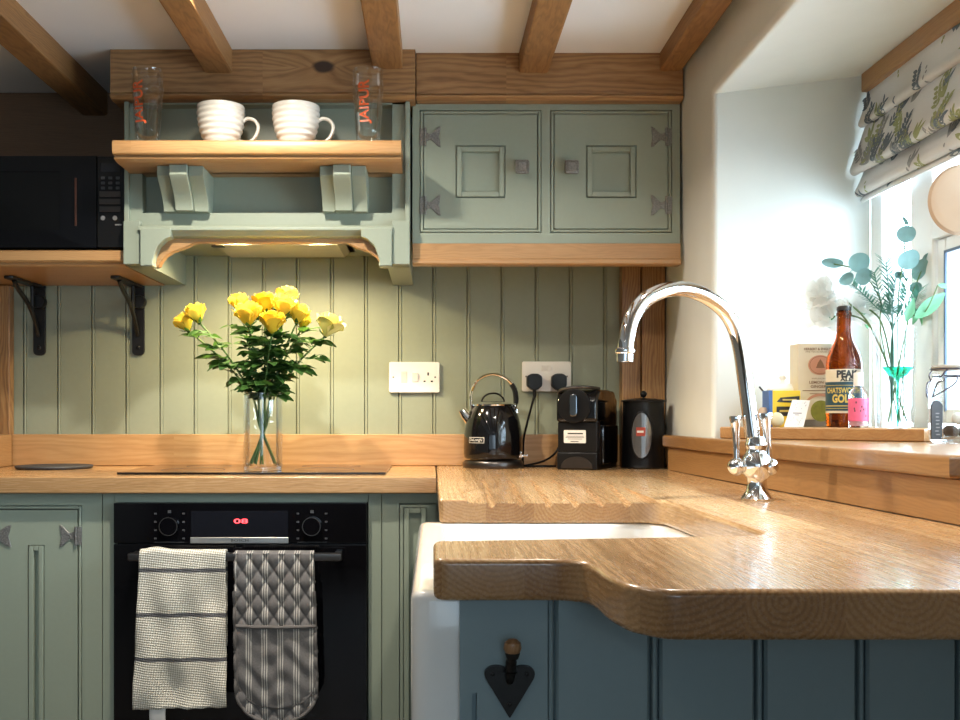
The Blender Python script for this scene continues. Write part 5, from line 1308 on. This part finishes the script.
# green stemmed glass
GC = Vector((PX(899.5, 2.045), 2.052, ZT))
gg = thing('stemmed_dish', GC, 'shallow green glass dish on a thin stem beside the window vase', 'glass dish')
part('bowl', MB().lathe([(0, .098), (.006, .100), (.018, .107), (.029, .122), (.0300, .1235), (.028, .1235), (.017, .110), (.005, .103), (0, .102)], GC, 36), M['greenglass'], gg, 'green glass bowl')
part('stem', MB().lathe([(0, .004), (.0022, .004), (.0020, .05), (.0026, .092), (.005, .0995), (0, .101)], GC, 14), M['greenglass'], gg)
part('foot', MB().lathe([(0, 0), (.022, 0), (.023, .001), (.012, .003), (0, .0045)], GC, 32), M['glass'], gg)
# clip top jar
KJ = Vector((.980, 1.915, .9948))
kj = thing('clip_jar', KJ, 'clip top glass jar with slate tag at the end of sill', 'jar')
part('vessel', MB().lathe([(0, .002), (.036, 0), (.0425, .006), (.0435, .015), (.0435, .100), (.0390, .116), (.0355, .122), (.0355, .130), (.0330, .130), (.0330, .121), (.0410, .098), (.0410, .014), (.034, .008), (0, .007)], KJ, 36), M['glass'], kj)
part('lid', MB().lathe([(0, .136), (.034, .136), (.039, .1385), (.040, .143), (.037, .1465), (.02, .148), (0, .148)], KJ, 36), plain('jar_lid', (.36, .33, .28, 1), .2), kj)
b = MB(); wr = .0013
b.tube([KJ + Vector((.0365 * math.cos(2 * PI * k / 30), .0365 * math.sin(2 * PI * k / 30), .126)) for k in range(31)], wr, 6)
b.tube([KJ + Vector((.0405 * math.cos(2 * PI * k / 30), .0405 * math.sin(2 * PI * k / 30), .139)) for k in range(31)], wr, 6)
for sy in (-1, 1):
    b.tube(bez([KJ + Vector((-.026, sy * .030, .139)), KJ + Vector((-.034, sy * .026, .128)), KJ + Vector((-.031, sy * .026, .118)), KJ + Vector((-.041, sy * .020, .112)), KJ + Vector((-.046, sy * .012, .088))], 6), wr, 6)
    b.tube(bez([KJ + Vector((-.012, sy * .038, .126)), KJ + Vector((-.018, sy * .040, .112)), KJ + Vector((-.034, sy * .030, .098)), KJ + Vector((-.046, sy * .008, .086))], 6), wr, 6)
part('wire_clasp', b, plain('dark_wire', (.07, .065, .09, 1), .35, .7), kj, 'dark bent wire clasp')
b = MB(); q = KJ + Vector((-.045, -.022, .045)); b.prism(round_poly([(q.x - .011, KJ.z + .008), (q.x + .009, KJ.z + .008), (q.x + .011, KJ.z + .072), (q.x + .004, KJ.z + .080), (q.x - .006, KJ.z + .080), (q.x - .011, KJ.z + .072)], .003, 3), 'XZ', q.y - .006, q.y - .002, .0008, 1)
tg = part('slate_tag', b, M['slate'], kj, 'dark slate tag')
b = MB(); rc_ = random.Random(2)
for k in range(7): zz = KJ.z + .016 + k * .0065; b.box(q.x - .003 + rc_.uniform(-.001, .001), q.x + .003 + rc_.uniform(-.001, .002), q.y - .0066, q.y - .0059, zz, zz + .0022)
part('chalk_marks', b, M['grey'], tg)
for k, (dx, dy, dz, r, mt, lab) in enumerate(((-.012, -.016, .022, .0125, 'brown', 0), (.014, -.012, .022, .0125, 'brown', 0), (0, .016, .022, .0125, 'brown', 0), (.002, -.016, .046, .0115, 'paper', 1), (.012, .010, .047, .0115, 'paper', 1))):
    b = MB(); c = KJ + Vector((dx, dy, dz)); b.sphere(c, (r, r * .95, r * .98), 14)
    single('potpourri_lump', b, M[mt], c - Vector((0, 0, r)), ('small white lump inside the clip top jar', 'dark brown lump at the bottom of the clip top jar')[1 - lab], 'lump', 'lumps inside the clip top jar')
# hanging tan disc
HC = P(962, 200, 1.92)
hg = thing('hanging_disc', HC, 'smooth tan disc hanging in front of the window at right edge', 'hanging ornament', kind='thing')
Mx = Matrix.Rotation(R(-12), 4, 'Z') @ Matrix.Rotation(PI / 2, 4, 'X')
part('disc', MB().lathe([(0, -.012), (.045, -.012), (.056, -.008), (.060, 0), (.056, .008), (.045, .012), (0, .012)], HC, 48, M=Matrix.Scale(1.12, 4, (0, 0, 1)) @ Mx), M['tan'], hg)
part('cord', MB().tube([HC + Vector((0, 0, .060)), (HC.x + .02, HC.y, 1.822)], .0012, 6), M['tan'], hg)

# ------------------------------------------------------------------ ceiling lights (out of frame), sun and sky
def lamp(kind, name, loc, energy, col, size, rot=(0, 0, 0), **kw):
    l = bpy.data.lights.new(name, kind); l.energy = energy; l.color = col
    if kind == 'AREA':
        l.shape = kw.get('shape', 'DISK'); l.size = size
        if 'size_y' in kw: l.size_y = kw['size_y']
        if 'spread' in kw: l.spread = kw['spread']
    elif kind == 'SPOT': l.shadow_soft_size = size; l.spot_size = kw.get('cone', R(110)); l.spot_blend = .6
    else: l.shadow_soft_size = size
    o = bpy.data.objects.new(name, l); COL.objects.link(o); o.location = loc; o.rotation_euler = rot
    if kw.get('portal'): l.cycles.is_portal = True
    return o
WARM = (1.0, .905, .78)
spots = [(-.42, 2.04, 16), (.32, 1.50, 11.5), (-.85, 1.20, 2.5), (.25, .1, 3.5), (-.85, -.3, 2)]
for i, (x, y, e) in enumerate(spots):
    b = MB().lathe([(0, CEIL - .002), (.030, CEIL - .002), (.034, CEIL - .006), (.042, CEIL - .004), (.043, CEIL - .0002), (0, CEIL - .0002)], (x, y, 0), 28)
    single('ceiling_downlight', b, M['white'], (x, y, CEIL - .006), 'round white downlight set in the ceiling', 'downlight', 'ceiling downlights', 'thing')
    lamp('AREA', 'downlight_lamp', (x, y, CEIL - .010), e, WARM, .06, spread=R(150))
for xx in (-.52, -.30):
    lamp('AREA', 'hood_lamp', (xx, 2.662, 1.508), 5.0, (1, .80, .48), .045, spread=R(165))
w = bpy.data.worlds.new('sky'); sc.world = w; w.use_nodes = True
nt = w.node_tree; bg = nt.nodes['Background']; bg.inputs[0].default_value = (.66, .84, 1.0, 1)
tcw = nt.nodes.new('ShaderNodeTexCoord'); dt = nt.nodes.new('ShaderNodeVectorMath'); dt.operation = 'DOT_PRODUCT'; dt.inputs[1].default_value = (.94, .10, .33)
mr = nt.nodes.new('ShaderNodeMapRange'); mr.inputs['From Min'].default_value = -.2; mr.inputs['From Max'].default_value = .9; mr.inputs['To Min'].default_value = 1.2; mr.inputs['To Max'].default_value = 24.0
nt.links.new(tcw.outputs['Generated'], dt.inputs[0]); nt.links.new(dt.outputs['Value'], mr.inputs['Value']); nt.links.new(mr.outputs[0], bg.inputs[1])
lamp('AREA', 'window_portal', (1.13, 1.775, 1.43), 1, (1, 1, 1), 1.4, (0, R(90), 0), shape='RECTANGLE', size_y=.9, portal=True)
bpy.data.objects['window_portal'].data.size = .92; bpy.data.objects['window_portal'].data.size_y = 1.43
lamp('AREA', 'rear_portal', (-.4, -2.26, 1.275), 1, (1, 1, 1), 2.2, (R(90), 0, 0), shape='RECTANGLE', size_y=1.15, portal=True)

cam = bpy.data.cameras.new('camera'); co = bpy.data.objects.new('camera', cam); COL.objects.link(co)
co.location = (0, 0, CZ); co.rotation_euler = (R(90), 0, 0)
cam.sensor_fit = 'HORIZONTAL'; cam.sensor_width = 36; cam.lens = FPX / 960 * 36
cam.shift_x = (480 - VX) / 960; cam.shift_y = (VY - 360) / 960
cam.clip_start = .02
sc.camera = co
vs_ = sc.view_settings; vs_.view_transform = 'Standard'; vs_.look = 'None'; vs_.exposure = 0.18; vs_.gamma = 1; vs_.use_curve_mapping = False
sc.cycles.use_denoising = True
sc.cycles.max_bounces = 10; sc.cycles.diffuse_bounces = 5; sc.cycles.glossy_bounces = 5; sc.cycles.transparent_max_bounces = 16; sc.cycles.transmission_bounces = 8
sc.cycles.caustics_reflective = False; sc.cycles.caustics_refractive = False
sc.cycles.sample_clamp_indirect = 6
